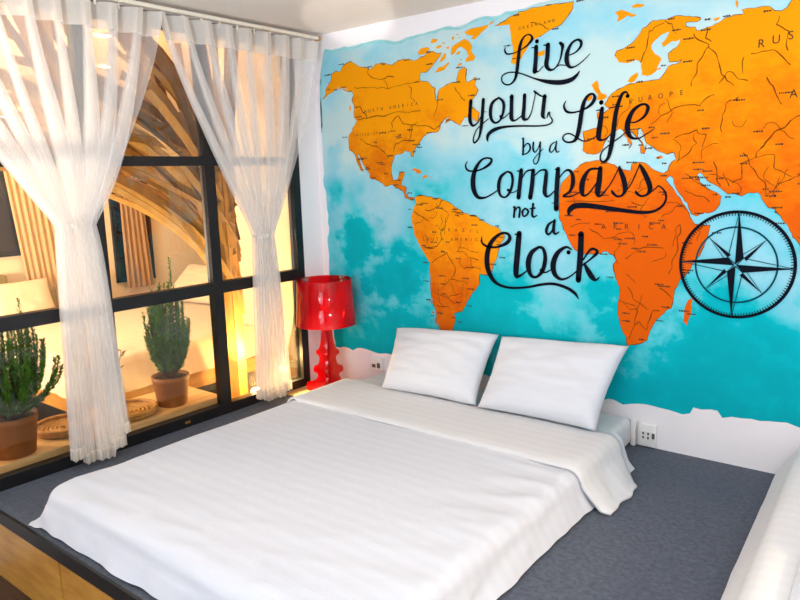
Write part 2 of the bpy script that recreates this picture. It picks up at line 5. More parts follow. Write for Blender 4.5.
RIVERS=[[[0.3281,1.8013],[0.4429,1.7916],[0.5756,1.7809],[0.7039,1.7944],[0.7862,1.7913]],[[0.3348,1.7078],[0.3742,1.6791],[0.4237,1.6289]],[[0.5449,1.8287],[0.5758,1.785]],[[0.7244,1.7859],[0.743,1.7208],[0.7626,1.6873]],[[0.4369,1.9019],[0.4294,1.8657],[0.4789,1.8398],[0.6208,1.8327]],[[0.3212,1.7103],[0.3726,1.6849],[0.4276,1.63]],[[0.3344,1.6267],[0.4503,1.6283],[0.6384,1.6387],[0.7952,1.6383]],[[0.6484,1.6176],[0.6789,1.5788],[0.7311,1.5672],[0.8234,1.5593],[0.8929,1.5326],[0.9524,1.5599]],[[0.5918,1.5519],[0.5989,1.5926],[0.6484,1.6176]],[[0.3522,1.5158],[0.4317,1.4773],[0.5212,1.4475],[0.5746,1.3947]],[[0.7311,1.5672],[0.74,1.5182],[0.7075,1.4876],[0.6212,1.4676],[0.5979,1.4271]],[[0.8946,1.603],[0.9159,1.6713],[0.9068,1.703]],[[1.029,1.7371],[1.0562,1.6893],[1.0929,1.6634]],[[0.7416,1.0897],[0.8423,1.0389]],[[0.8255,1.0977],[0.9165,1.1243],[0.9437,1.1517]],[[0.9862,1.0915],[1.0719,1.0779]],[[1.0259,0.883],[1.1026,0.8502],[1.1695,0.8392]],[[0.8547,0.8083],[0.9644,0.873],[1.0155,0.7801],[0.9793,0.7261],[1.0921,0.7045]],[[0.8597,0.642],[0.9594,0.6199],[1.0568,0.6429]],[[0.8856,0.5678],[0.9761,0.5611]],[[0.9313,0.9892],[0.9118,0.9152],[0.8382,0.8826]],[[2.5944,1.4593],[2.5243,1.4013],[2.4697,1.3218]],[[2.4254,1.3422],[2.4626,1.2943],[2.5093,1.2235],[2.5202,1.1815]],[[2.4697,1.3218],[2.5369,1.3282],[2.5568,1.2729],[2.6076,1.2442]],[[2.4697,1.3218],[2.4283,1.2861],[2.422,1.2393],[2.3969,1.2114]],[[2.3198,1.3088],[2.3322,1.2413],[2.3477,1.2026]],[[2.2308,1.4281],[2.2419,1.389],[2.2059,1.3423],[2.1684,1.3143]],[[2.3581,1.2694],[2.3794,1.2021]],[[2.5683,1.2178],[2.6082,1.2352],[2.6367,1.2435]],[[2.2094,1.2588],[2.2586,1.2234],[2.3068,1.1934]],[[2.2121,1.1946],[2.309,1.1447]],[[2.2134,1.8385],[2.2698,1.7816],[2.3104,1.7372],[2.3329,1.6662],[2.3833,1.6023]],[[2.2667,1.8503],[2.2636,1.8118],[2.2791,1.7901]],[[2.5304,1.8567],[2.5283,1.8205],[2.5553,1.7982],[2.5641,1.7236]],[[2.3447,1.4272],[2.3402,1.5175],[2.3669,1.5548],[2.4036,1.5711]],[[2.4888,1.3548],[2.5391,1.4152],[2.6055,1.4679],[2.6302,1.4801]],[[2.0458,1.4777],[2.1496,1.5433],[2.2507,1.5551],[2.3083,1.58]],[[2.1546,1.418],[2.2355,1.4442],[2.2765,1.4212],[2.2739,1.3702]],[[2.2703,1.7717],[2.2529,1.7247],[2.2208,1.6687],[2.2124,1.6294]],[[2.0844,1.8925],[2.0219,1.8663],[2.0243,1.794],[1.9934,1.7461]],[[2.0842,1.8975],[2.1312,1.8804],[2.1376,1.8495]],[[2.3253,1.6278],[2.352,1.6641],[2.4374,1.6257]],[[2.5002,1.6286],[2.5295,1.5783],[2.5505,1.5195]],[[2.4057,1.7061],[2.4129,1.6572]],[[2.4322,1.7218],[2.5209,1.7246],[2.5761,1.6667]],[[1.967,0.7512],[2.0037,0.6956],[2.0625,0.6543]],[[2.0106,0.661],[2.005,0.5779],[1.9743,0.5026]],[[2.005,0.5779],[2.0301,0.5924],[2.0542,0.5598],[2.0857,0.6391],[2.1186,0.6597]],[[1.9273,0.689],[2.0044,0.6722]],[[1.9513,0.8901],[2.0193,0.9333],[2.1301,0.9433]],[[2.1148,0.7624],[2.1599,0.7319],[2.1768,0.7163]],[[2.1905,1.044],[2.1843,0.9344],[2.156,0.833]],[[1.7794,1.0244],[1.8538,0.9794],[1.9253,0.9815]],[[1.6533,1.1482],[1.8088,1.1442],[1.8977,1.1512]],[[1.9842,1.1405],[2.0335,1.1267]],[[1.4597,1.993],[1.4993,1.9757],[1.5641,1.9459]]]
NAMES=[["NORTH AMERICA",[0.4063,1.6653],[0.776,1.6782],0.0211],["UNITED STATES",[0.3138,1.5353],[0.573,1.5366],0.0161],["BRAZIL",[0.9337,0.9957],[1.1587,0.9929],0.0198],["SOUTH AMERICA",[0.8027,0.9394],[1.1829,0.9487],0.0198],["GREENLAND",[1.4062,1.9737],[1.5841,1.9828],0.0161],["EUROPE",[1.9585,1.587],[2.1761,1.6025],0.0248],["AFRICA",[1.8478,1.0305],[2.1223,1.0361],0.0279],["RUSSIA",[2.4732,1.7598],[2.7246,1.8014],0.0372],["ASIA",[2.5964,1.5587],[2.8325,1.591],0.0372]]
import bpy, bmesh, math, random
from mathutils import Vector, Matrix, noise
from mathutils.geometry import tessellate_polygon
random.seed(7)
PI = math.pi
ZP = 0.33                      # height of the carpeted platform above the floor; the modelling below has z = 0 on the carpet
scene = bpy.context.scene
COL = scene.collection

# ------------------------------------------------------------------ helpers
def lin(c):
    c = c / 255.0
    return c / 12.92 if c <= 0.04045 else ((c + 0.055) / 1.055) ** 2.4
def rgb(r, g, b): return (lin(r), lin(g), lin(b), 1.0)

def base_mat(name):
    m = bpy.data.materials.new(name); m.use_nodes = True
    nt = m.node_tree
    return m, nt, nt.nodes['Principled BSDF']
def nd(nt, t, **kw):
    n = nt.nodes.new(t)
    for k, v in kw.items():
        if hasattr(n, k): setattr(n, k, v)
        else: n.inputs[k].default_value = v
    return n
def ramp(nt, src, stops, interp='LINEAR'):
    r = nt.nodes.new('ShaderNodeValToRGB'); r.color_ramp.interpolation = interp
    el = r.color_ramp.elements
    while len(el) < len(stops): el.new(0.5)
    for e, (pos, c) in zip(el, stops): e.position = pos; e.color = c
    nt.links.new(src, r.inputs[0]); return r.outputs[0]
def math_node(nt, op, a, b=None):
    n = nt.nodes.new('ShaderNodeMath'); n.operation = op
    for i, v in enumerate((a, b)):
        if v is None: continue
        if isinstance(v, (int, float)): n.inputs[i].default_value = v
        else: nt.links.new(v, n.inputs[i])
    return n.outputs[0]
def coords(nt, scale=(1, 1, 1), rot=(0, 0, 0)):
    g = nt.nodes.new('ShaderNodeNewGeometry'); mp = nt.nodes.new('ShaderNodeMapping')
    mp.inputs['Scale'].default_value = scale; mp.inputs['Rotation'].default_value = rot
    nt.links.new(g.outputs['Position'], mp.inputs[0]); return mp.outputs[0]
def noise_tex(nt, vec, scale, detail=4, rough=0.55):
    n = nt.nodes.new('ShaderNodeTexNoise'); n.inputs['Scale'].default_value = scale
    n.inputs['Detail'].default_value = detail; n.inputs['Roughness'].default_value = rough
    nt.links.new(vec, n.inputs['Vector']); return n.outputs['Fac']
def bump(nt, bsdf, h, strength, dist=0.01):
    b = nt.nodes.new('ShaderNodeBump'); b.inputs['Strength'].default_value = strength; b.inputs['Distance'].default_value = dist
    nt.links.new(h, b.inputs['Height']); nt.links.new(b.outputs[0], bsdf.inputs['Normal'])

def plain(name, c, rough=0.6, var=0.0, scale=8, metal=0.0, bmp=0.0, bscale=200, stretch=(1, 1, 1), spec=0.4):
    m, nt, b = base_mat(name); b.inputs['Specular IOR Level'].default_value = spec
    b.inputs['Roughness'].default_value = rough; b.inputs['Metallic'].default_value = metal
    col = rgb(*c); b.inputs['Base Color'].default_value = col
    if var:
        f = noise_tex(nt, coords(nt, stretch), scale)
        d = tuple(x * (1 - var) for x in col[:3]) + (1,); l = tuple(min(1, x * (1 + var)) for x in col[:3]) + (1,)
        nt.links.new(ramp(nt, f, [(0.3, d), (0.7, l)]), b.inputs['Base Color'])
    if bmp: bump(nt, b, noise_tex(nt, coords(nt), bscale, 3), bmp, 0.002)
    return m
def wood(name, dark, light, scale=(2, 30, 30), rough=0.45):
    m, nt, b = base_mat(name); b.inputs['Roughness'].default_value = rough
    f = noise_tex(nt, coords(nt, scale), 1.6, 6, 0.6)
    nt.links.new(ramp(nt, f, [(0.3, rgb(*dark)), (0.68, rgb(*light))]), b.inputs['Base Color'])
    bump(nt, b, f, 0.15, 0.003); return m
def cloth(name, c, axis=1, freq=210, var=0.05, rough=0.85, stripe=0.5):
    m, nt, b = base_mat(name); b.inputs['Roughness'].default_value = rough
    b.inputs['Sheen Weight'].default_value = 0.15
    sep = nt.nodes.new('ShaderNodeSeparateXYZ'); g = nt.nodes.new('ShaderNodeNewGeometry')
    nt.links.new(g.outputs['Position'], sep.inputs[0])
    s = math_node(nt, 'SINE', math_node(nt, 'MULTIPLY', sep.outputs[axis], freq))
    s = math_node(nt, 'ADD', math_node(nt, 'MULTIPLY', s, 0.5), 0.5)
    col = rgb(*c); d = tuple(x * (1 - var) for x in col[:3]) + (1,)
    nt.links.new(ramp(nt, s, [(0.35, d), (0.65, col)]), b.inputs['Base Color'])
    w = noise_tex(nt, coords(nt), 14, 4)
    bump(nt, b, w, 0.12, 0.02); return m
def emit(name, c, s):
    m = bpy.data.materials.new(name); m.use_nodes = True; nt = m.node_tree; nt.nodes.clear()
    o = nt.nodes.new('ShaderNodeOutputMaterial'); e = nt.nodes.new('ShaderNodeEmission')
    e.inputs[0].default_value = rgb(*c); e.inputs[1].default_value = s
    nt.links.new(e.outputs[0], o.inputs[0]); return m
def tinted(name, c, gloss, rough=0.03, ior=1.45, diff=None, dfac=0.0):
    """thin clear sheet: tinted transmission plus a fresnel reflection"""
    m = bpy.data.materials.new(name); m.use_nodes = True; nt = m.node_tree; nt.nodes.clear()
    o = nt.nodes.new('ShaderNodeOutputMaterial')
    t = nt.nodes.new('ShaderNodeBsdfTransparent'); t.inputs[0].default_value = c
    last = t.outputs[0]
    if diff:
        d = nt.nodes.new('ShaderNodeBsdfTranslucent'); d.inputs[0].default_value = diff
        d2 = nt.nodes.new('ShaderNodeBsdfDiffuse'); d2.inputs[0].default_value = diff
        mm = nt.nodes.new('ShaderNodeMixShader'); mm.inputs[0].default_value = 0.5
        nt.links.new(d.outputs[0], mm.inputs[1]); nt.links.new(d2.outputs[0], mm.inputs[2])
        m2 = nt.nodes.new('ShaderNodeMixShader'); m2.inputs[0].default_value = dfac
        nt.links.new(last, m2.inputs[1]); nt.links.new(mm.outputs[0], m2.inputs[2]); last = m2.outputs[0]
    g = nt.nodes.new('ShaderNodeBsdfGlossy'); g.inputs['Roughness'].default_value = rough
    f = nt.nodes.new('ShaderNodeFresnel'); f.inputs[0].default_value = ior
    k = math_node(nt, 'MULTIPLY', f.outputs[0], gloss)
    mx = nt.nodes.new('ShaderNodeMixShader'); nt.links.new(k, mx.inputs[0])
    nt.links.new(last, mx.inputs[1]); nt.links.new(g.outputs[0], mx.inputs[2]); nt.links.new(mx.outputs[0], o.inputs[0])
    return m
def sheer(name, c, opacity):
    m = bpy.data.materials.new(name); m.use_nodes = True; nt = m.node_tree; nt.nodes.clear()
    o = nt.nodes.new('ShaderNodeOutputMaterial'); t = nt.nodes.new('ShaderNodeBsdfTransparent')
    d = nt.nodes.new('ShaderNodeBsdfDiffuse'); d.inputs[0].default_value = rgb(*c)
    l = nt.nodes.new('ShaderNodeBsdfTranslucent'); l.inputs[0].default_value = rgb(*c)
    mm = nt.nodes.new('ShaderNodeMixShader'); mm.inputs[0].default_value = 0.35
    nt.links.new(d.outputs[0], mm.inputs[1]); nt.links.new(l.outputs[0], mm.inputs[2])
    mx = nt.nodes.new('ShaderNodeMixShader')
    f = noise_tex(nt, coords(nt, (40, 40, 3)), 6, 2)
    k = math_node(nt, 'ADD', math_node(nt, 'MULTIPLY', f, 0.12), opacity - 0.06)
    nt.links.new(k, mx.inputs[0]); nt.links.new(t.outputs[0], mx.inputs[1]); nt.links.new(mm.outputs[0], mx.inputs[2])
    nt.links.new(mx.outputs[0], o.inputs[0]); return m

def world_loc(o):
    v = Vector(o.location); p = o.parent
    while p: v += p.location; p = p.parent
    return v
def tag(o, label=None, cat=None, group=None, kind=None):
    for k, v in (('label', label), ('category', cat), ('group', group), ('kind', kind)):
        if v: o[k] = v
    return o
def thing(name, loc, label, cat, group=None):
    o = bpy.data.objects.new(name, None); COL.objects.link(o); o.location = loc
    o.empty_display_size = 0.1
    return tag(o, label, cat, group)
def obj(name, bm, mat, parent=None, smooth=False, origin=None, label=None):
    """link a bmesh made in room coordinates as ONE mesh object"""
    me = bpy.data.meshes.new(name)
    if smooth:
        for f in bm.faces: f.smooth = True
    if parent: off = world_loc(parent)
    elif origin: off = Vector(origin)
    else:
        xs = [v.co for v in bm.verts]
        off = Vector(((min(v.x for v in xs) + max(v.x for v in xs)) / 2, (min(v.y for v in xs) + max(v.y for v in xs)) / 2, min(v.z for v in xs)))
    bmesh.ops.translate(bm, verts=bm.verts, vec=-off)
    bm.normal_update(); bm.to_mesh(me); bm.free()
    o = bpy.data.objects.new(name, me); COL.objects.link(o)
    if parent: o.parent = parent
    else: o.location = off
    for m in (mat if isinstance(mat, (list, tuple)) else [mat]): me.materials.append(m)
    if label: o['label'] = label
    return o
def struct(name, bm, mat, parent=None, smooth=False):
    o = obj(name, bm, mat, parent, smooth)
    if not parent: o['kind'] = 'structure'
    return o
def box(x0, x1, y0, y1, z0, z1, bm=None, bev=0.0):
    b = bmesh.new()
    bmesh.ops.create_cube(b, size=1)
    for v in b.verts: v.co = Vector((x0 + (v.co.x + .5) * (x1 - x0), y0 + (v.co.y + .5) * (y1 - y0), z0 + (v.co.z + .5) * (z1 - z0)))
    if bev: bmesh.ops.bevel(b, geom=b.edges[:], offset=bev, segments=2, affect='EDGES', profile=0.6)
    if bm is None: return b
    merge(bm, b); return bm
def merge(bm, other):
    me = bpy.data.meshes.new('t'); other.to_mesh(me); other.free(); bm.from_mesh(me); bpy.data.meshes.remove(me)
def lathe(prof, c, n=32, bm=None, closed=False):
    bm = bm or bmesh.new(); rings = []
    for r, z in prof:
        rings.append([bm.verts.new((c[0] + r * math.cos(2 * PI * k / n), c[1] + r * math.sin(2 * PI * k / n), c[2] + z)) for k in range(n)] if r > 1e-5 else [bm.verts.new((c[0], c[1], c[2] + z))])
    for a, b in zip(rings, rings[1:]):
        for k in range(n):
            k2 = (k + 1) % n
            if len(a) == 1 and len(b) == 1: continue
            if len(a) == 1: bm.faces.new((a[0], b[k2], b[k]))
            elif len(b) == 1: bm.faces.new((a[k], a[k2], b[0]))
            else: bm.faces.new((a[k], a[k2], b[k2], b[k]))
    return bm
def tube(pts, r, n=8, bm=None):
    bm = bm or bmesh.new(); pts = [Vector(q) for q in pts]; rings = []
    for i, q in enumerate(pts):
        d = (pts[min(i + 1, len(pts) - 1)] - pts[max(i - 1, 0)]).normalized()
        a = d.cross(Vector((0, 0, 1)) if abs(d.z) < .9 else Vector((1, 0, 0))).normalized(); b = d.cross(a)
        rr = r[i] if isinstance(r, (list, tuple)) else r
        rings.append([bm.verts.new(q + (a * math.cos(2 * PI * k / n) + b * math.sin(2 * PI * k / n)) * rr) for k in range(n)])
    for a, b in zip(rings, rings[1:]):
        for k in range(n): bm.faces.new((a[k], a[(k + 1) % n], b[(k + 1) % n], b[k]))
    bm.faces.new(rings[0][::-1]); bm.faces.new(rings[-1]); return bm
def grid(nu, nv, f, bm=None, wrap=False):
    bm = bm or bmesh.new()
    V = [[bm.verts.new(f(i, j)) for j in range(nv)] for i in range(nu)]
    for i in range(nu - 1):
        for j in range(nv - 1): bm.faces.new((V[i][j], V[i + 1][j], V[i + 1][j + 1], V[i][j + 1]))
    return bm
def solid(o, t, off=-1):
    m = o.modifiers.new('thickness', 'SOLIDIFY'); m.thickness = t; m.offset = off; return o
def subd(o, n=1):
    m = o.modifiers.new('smooth', 'SUBSURF'); m.levels = n; m.render_levels = n; return o
def nz(x, y, z=0.0): return noise.noise(Vector((x, y, z)))

# ------------------------------------------------------------------ materials
M = {}
M['wall'] = plain('white wall paint', (243, 237, 238), 0.7, 0.02, 3, bmp=0.05)
M['ceiling'] = plain('ceiling paint', (238, 226, 214), 0.8, 0.02, 2)
M['cream'] = plain('cream wall paint', (236, 212, 174), 0.7, 0.03, 2)
M['olive'] = plain('olive upholstery', (140, 124, 74), 0.8, 0.06, 10)
M['carpet'] = plain('grey felt carpet', (86, 92, 105), 0.95, 0.22, 60, bmp=0.6, bscale=350)
M['black'] = plain('black steel', (22, 22, 25), 0.4)
M['trim'] = plain('black edging', (30, 29, 31), 0.5, 0.1, 20)
M['floor'] = wood('dark floor boards', (52, 34, 24), (88, 62, 46), (3, 22, 3))
M['ply'] = wood('oak veneer', (182, 122, 44), (218, 162, 74), (3, 3, 14), 0.4)
M['ledge'] = wood('ledge wood', (206, 158, 92), (238, 200, 138), (24, 2.5, 24), 0.45)
M['glass'] = tinted('window glass', (0.97, 0.975, 0.97, 1), 0.9, 0.0, 1.45)
M['sheer'] = sheer('white voile', (252, 249, 246), 0.34)
M['tape'] = sheer('voile heading band', (248, 240, 230), 0.68)
M['sheet'] = cloth('white satin stripe sheet', (214, 218, 228), 1, 110, 0.03)
M['sheet2'] = cloth('white satin stripe cover', (222, 222, 224), 1, 110, 0.03)
M['pillow'] = cloth('white pillow cotton', (218, 220, 226), 2, 220, 0.012)
M['bedwarm'] = cloth('cream bedding', (226, 204, 168), 1, 90, 0.04)
M['beige'] = plain('beige curtain cloth', (196, 160, 112), 0.85, 0.12, 20, stretch=(4, 4, .3))
M['taupe'] = plain('taupe curtain cloth', (168, 134, 100), 0.85, 0.12, 20, stretch=(4, 4, .3))
M['dark'] = plain('dark night window', (34, 34, 38), 0.15, 0.3, 4)
M['bamboo'] = wood('split bamboo', (138, 96, 34), (212, 164, 82), (9, 9, 2.2), 0.45)
def strip_mat():
    m, nt, b = base_mat('split bamboo'); b.inputs['Roughness'].default_value = .5
    oi = nt.nodes.new('ShaderNodeObjectInfo')
    f = math_node(nt, 'ADD', math_node(nt, 'MULTIPLY', oi.outputs['Random'], .7), math_node(nt, 'MULTIPLY', noise_tex(nt, coords(nt, (9, 9, 2.2)), 1.6, 6, .6), .45))
    nt.links.new(ramp(nt, f, [(.15, rgb(104, 70, 24)), (.55, rgb(164, 116, 46)), (1, rgb(218, 172, 92))]), b.inputs['Base Color']); return m
M['bamboo'] = strip_mat()
M['post'] = M['bamboo']
def strip_mat():
    m, nt, b = base_mat('split bamboo'); b.inputs['Roughness'].default_value = .5
    oi = nt.nodes.new('ShaderNodeObjectInfo')
    f = math_node(nt, 'ADD', math_node(nt, 'MULTIPLY', oi.outputs['Random'], .7), math_node(nt, 'MULTIPLY', noise_tex(nt, coords(nt, (9, 9, 2.2)), 1.6, 6, .6), .45))
    nt.links.new(ramp(nt, f, [(.15, rgb(104, 70, 24)), (.55, rgb(164, 116, 46)), (1, rgb(218, 172, 92))]), b.inputs['Base Color']); return m
M['bamboo'] = strip_mat()
M['post'] = M['bamboo']
M['post'] = wood('timber post', (176, 116, 34), (226, 168, 76), (14, 14, 1.5), 0.45)
M['leaf'] = plain('needle leaf', (76, 124, 30), 0.9, 0.45, 18, spec=.15)
M['stem'] = plain('woody stem', (92, 66, 36), 0.8)
M['soil'] = plain('potting soil', (56, 38, 26), 0.95, 0.4, 80, bmp=0.8, bscale=120)
M['pot'] = plain('brown clay pot', (142, 86, 32), 0.55, 0.12, 5, stretch=(1, 1, 12))
M['rattan'] = plain('coiled rattan', (176, 128, 54), 0.6, 0.3, 30)
M['white'] = plain('white plastic', (238, 234, 230), 0.35)
M['grey'] = plain('grey slot plastic', (96, 84, 76), 0.5)
M['gold'] = plain('brass', (196, 150, 70), 0.35, metal=0.8)
M['rail'] = plain('cream rail', (240, 228, 208), 0.4)
M['red'] = tinted('clear red acrylic', (0.97, 0.02, 0.035, 1), 0.8, 0.04, 1.45, (1.0, 0.004, 0.012, 1), 0.42)
M['redbase'] = tinted('deep red acrylic', (0.90, 0.010, 0.02, 1), 1.0, 0.05, 1.5, (0.85, 0.002, 0.010, 1), 0.45)
M['twig'] = plain('dry leaves', (150, 110, 40), 0.7, 0.2, 30)
M['glow'] = emit('lamp glow', (255, 240, 210), 14)
M['glow2'] = emit('uplight glow', (255, 226, 150), 30)

# ------------------------------------------------------------------ the room shell (z = 0 on the platform carpet)
RX, RY, CZ = 4.75, -5.4, 2.135
struct('floor', box(-.06, RX, RY, 0.06, -.40, -ZP), M['floor'])
struct('ceiling', box(-.06, RX, RY, 0.06, CZ, CZ + .08), M['ceiling'])
struct('wall_back', box(-.06, RX, 0, .06, -ZP, CZ), M['wall'])
struct('wall_right', box(RX, RX + .06, RY, .06, -ZP, CZ), M['wall'])
struct('wall_front', box(-.06, RX, RY - .06, RY, -ZP, CZ), M['wall'])
b = box(-.06, 0, -.17, 0, -ZP, CZ); box(-.06, 0, RY, -2.80, -ZP, CZ, b); box(-.06, 0, -2.80, -.17, 2.105, CZ, b); box(-.06, 0, -2.80, -.17, -ZP, 0, b)
struct('wall_left', b, M['wall'])

# steel-framed window in the left wall
win = tag(thing('window_1', (0, -1.5, 0), None, None), kind='structure')
b = box(-.05, .006, -2.80, -.17, 0, .056); box(-.05, .006, -2.80, -.17, 2.04, 2.105, b)
box(-.05, .006, -2.80, -2.74, .056, 2.04, b); box(-.05, .006, -.225, -.17, .056, 2.04, b)
obj('window_frame', b, M['black'], win)
MY = [-.818, -1.463, -2.11]
for y in MY: obj('mullion', box(-.045, .004, y - .031, y + .031, .056, 2.04), M['black'], win)
for z0, z1 in ((.685, .747), (1.374, 1.421)): obj('transom', box(-.047, .005, -2.74, -.225, z0, z1), M['black'], win)
ys = [-2.74] + MY[::-1] + [-.225]
for ya, yb in zip(ys, ys[1:]):
    for za, zb in ((.056, .685), (.747, 1.374), (1.421, 2.04)):
        obj('glass_pane', box(-.026, -.020, ya, yb, za, zb), M['glass'], win)
obj('latch', box(.006, .012, -1.10, -1.07, .022, .034), M['gold'], win, label='small brass latch')

# ------------------------------------------------------------------ carpeted sleeping platform
PX1 = 4.70
pf = thing('sleeping_platform', (2.3, -1.05, -ZP), 'low sleeping platform with grey felt carpet, black edge and oak veneer front', 'platform')
obj('carpet', box(.0, PX1, -2.100, 0, -.04, 0), M['carpet'], pf)
obj('edge_trim', box(.0, PX1, -2.112, -2.100, -.054, .001), M['trim'], pf)
b = box(.0, PX1, -2.08, -2.06, -ZP, -.04); obj('carcass', b, M['trim'], pf)
xs = [0.0, .668, 1.336, 2.004, 2.672, 3.34, 4.008, PX1]
for a, c in zip(xs, xs[1:]): obj('front_panel', box(a + .005, c - .005, -2.104, -2.08, -.305, -.062, bev=.002), M['ply'], pf)
obj('top_rail', box(0, PX1, -2.103, -2.08, -.062, -.054), M['ply'], pf)
obj('bottom_rail', box(0, PX1, -2.098, -2.08, -ZP, -.305), M['ply'], pf)

# ------------------------------------------------------------------ the painted mural
def sea_mat():
    m, nt, b = base_mat('sea paint'); b.inputs['Roughness'].default_value = 0.8; b.inputs['Specular IOR Level'].default_value = 0.1
    g = nt.nodes.new('ShaderNodeNewGeometry'); sep = nt.nodes.new('ShaderNodeSeparateXYZ'); nt.links.new(g.outputs['Position'], sep.inputs[0])
    x, z = sep.outputs[0], sep.outputs[2]
    zz = math_node(nt, 'SUBTRACT', z, ZP)
    v = coords(nt, (1, 1, 1.25))
    n1 = noise_tex(nt, v, 2.3, 5, 0.55); n2 = noise_tex(nt, v, 6.5, 4, 0.6)
    f = math_node(nt, 'ADD', math_node(nt, 'MULTIPLY', zz, 0.32), 0.235)
    f = math_node(nt, 'ADD', f, math_node(nt, 'MULTIPLY', math_node(nt, 'SUBTRACT', n1, 0.5), 0.85))
    f = math_node(nt, 'ADD', f, math_node(nt, 'MULTIPLY', math_node(nt, 'SUBTRACT', n2, 0.5), 0.55))
    # lighter milky water off the middle of the wall, darker turquoise brushed on at a few places
    for (cx, cz, r, k) in ((.25, 1.50, .34, .30), (.50, 1.62, .30, .26), (1.0, 1.60, .30, .20), (1.35, 1.62, .3, .12), (1.75, 1.52, .45, .34), (2.2, 1.60, .4, .22), (.33, .94, .20, -.34), (.15, 1.22, .11, -.26), (.14, 1.40, .09, -.12), (.55, .70, .24, -.20), (.20, .60, .30, -.06), (.62, .90, .08, -.18), (1.58, 1.33, .14, -.14), (1.02, 1.20, .17, -.06), (.78, 1.16, .07, -.14), (1.40, 1.40, .12, -.10), (.18, 1.08, .12, .10), (.50, 1.12, .26, .20), (.45, .86, .16, .12), (1.35, 1.05, .40, .12), (1.62, .80, .20, .10), (1.95, .62, .22, -.12), (2.45, .42, .40, -.16), (1.2, .58, .34, -.18), (2.75, .75, .24, .20), (2.15, .52, .14, .10), (2.42, .88, .22, .04), (2.1, 1.15, .3, .12)):
        dx = math_node(nt, 'SUBTRACT', x, cx); dz = math_node(nt, 'SUBTRACT', zz, cz)
        d = math_node(nt, 'SQRT', math_node(nt, 'ADD', math_node(nt, 'MULTIPLY', dx, dx), math_node(nt, 'MULTIPLY', dz, dz)))
        d = math_node(nt, 'ADD', d, math_node(nt, 'MULTIPLY', math_node(nt, 'SUBTRACT', n2, 0.5), r * 1.4))
        t = math_node(nt, 'MAXIMUM', math_node(nt, 'SUBTRACT', 1.0, math_node(nt, 'DIVIDE', d, r)), 0.0)
        t = math_node(nt, 'MINIMUM', math_node(nt, 'MULTIPLY', t, 1.8), 1.0)
        f = math_node(nt, 'ADD', f, math_node(nt, 'MULTIPLY', t, k))
    c = ramp(nt, f, [(0.20, rgb(0, 168, 180)), (0.38, rgb(0, 180, 192)), (0.50, rgb(80, 198, 210)), (0.62, rgb(122, 200, 216)), (0.78, rgb(150, 208, 222)), (0.98, rgb(190, 216, 216))])
    nt.links.new(c, b.inputs['Base Color']); return m
def land_mat(name, lo, hi, a, c, k=0.9, axis=2):
    """paint graded from colour a at lo to colour c at hi along one axis of the wall, with brushed variation"""
    m, nt, b = base_mat(name); b.inputs['Roughness'].default_value = 0.8; b.inputs['Specular IOR Level'].default_value = 0.1
    g = nt.nodes.new('ShaderNodeNewGeometry'); sep = nt.nodes.new('ShaderNodeSeparateXYZ'); nt.links.new(g.outputs['Position'], sep.inputs[0])
    s = sep.outputs[axis]
    if axis == 2: s = math_node(nt, 'SUBTRACT', s, ZP)
    f = math_node(nt, 'DIVIDE', math_node(nt, 'SUBTRACT', s, lo), hi - lo)
    n = noise_tex(nt, coords(nt), 4.5, 6, 0.68); n2 = noise_tex(nt, coords(nt, (1, 1, 2.6), (0, .6, 0)), 17, 4, 0.6)
    f = math_node(nt, 'ADD', f, math_node(nt, 'MULTIPLY', math_node(nt, 'SUBTRACT', n, 0.5), k * 2))
    f = math_node(nt, 'ADD', f, math_node(nt, 'MULTIPLY', math_node(nt, 'SUBTRACT', n2, 0.5), .55))
    mid = tuple((x + y) / 2 for x, y in zip(a, c))
    nt.links.new(ramp(nt, f, [(0.1, rgb(*a)), (0.5, rgb(*mid)), (0.9, rgb(*c))]), b.inputs['Base Color']); return m
M['sea'] = sea_mat()
M['land_na'] = land_mat('orange land paint', .98, 1.70, (210, 94, 6), (244, 154, 2), .95)
M['land_sa'] = land_mat('amber land paint', .42, 1.12, (216, 92, 8), (244, 150, 6), .95)
M['land_eu'] = land_mat('deep orange land paint', 1.02, 1.80, (220, 92, 4), (242, 148, 2), .80)
M['searim'] = plain('sea rim paint', (142, 206, 206), .8, .12, 12, spec=.05)
M['ink'] = plain('black lettering paint', (16, 19, 30), 0.8, spec=0.05)
M['river'] = plain('brown line paint', (120, 62, 14), 0.8, spec=0.05)
M['mark'] = plain('dark small lettering paint', (66, 52, 40), 0.8, spec=0.05)
M['teal'] = plain('teal line paint', (8, 70, 84), 0.8, spec=0.05)

def rough_outline(pts, amp, step=.018):
    out = []
    for i, a in enumerate(pts):
        c = pts[(i + 1) % len(pts)]; L = math.hypot(c[0] - a[0], c[1] - a[1]); n = max(1, int(L / step))
        for k in range(n):
            t = k / n; x = a[0] + (c[0] - a[0]) * t; z = a[1] + (c[1] - a[1]) * t
            j = amp if L > step * 1.2 else amp * .5
            out.append((x + nz(x * 60, z * 60, 3) * j, z + nz(x * 60, z * 60, 9) * j))
    return out
def flat(polys, y, bm=None):
    bm = bm or bmesh.new()
    for pts in polys:
        vs = [bm.verts.new((x, y, z)) for x, z in pts]
        for t in tessellate_polygon([[Vector((x, z, 0)) for x, z in pts]]):
            try: f = bm.faces.new([vs[k] for k in t])
            except ValueError: continue
            f.normal_update()
            if f.normal.y > 0: f.normal_flip()
    return bm
def crom(P, n=7):
    out = []
    for i in range(len(P) - 1):
        p0, p1, p2, p3 = P[max(i - 1, 0)], P[i], P[i + 1], P[min(i + 2, len(P) - 1)]
        for k in range(n):
            t = k / n
            out.append([0.5 * (2 * p1[j] + (p2[j] - p0[j]) * t + (2 * p0[j] - 5 * p1[j] + 4 * p2[j] - p3[j]) * t * t + (3 * p1[j] - p0[j] - 3 * p2[j] + p3[j]) * t ** 3) for j in range(3)])
    out.append(list(P[-1])); return out
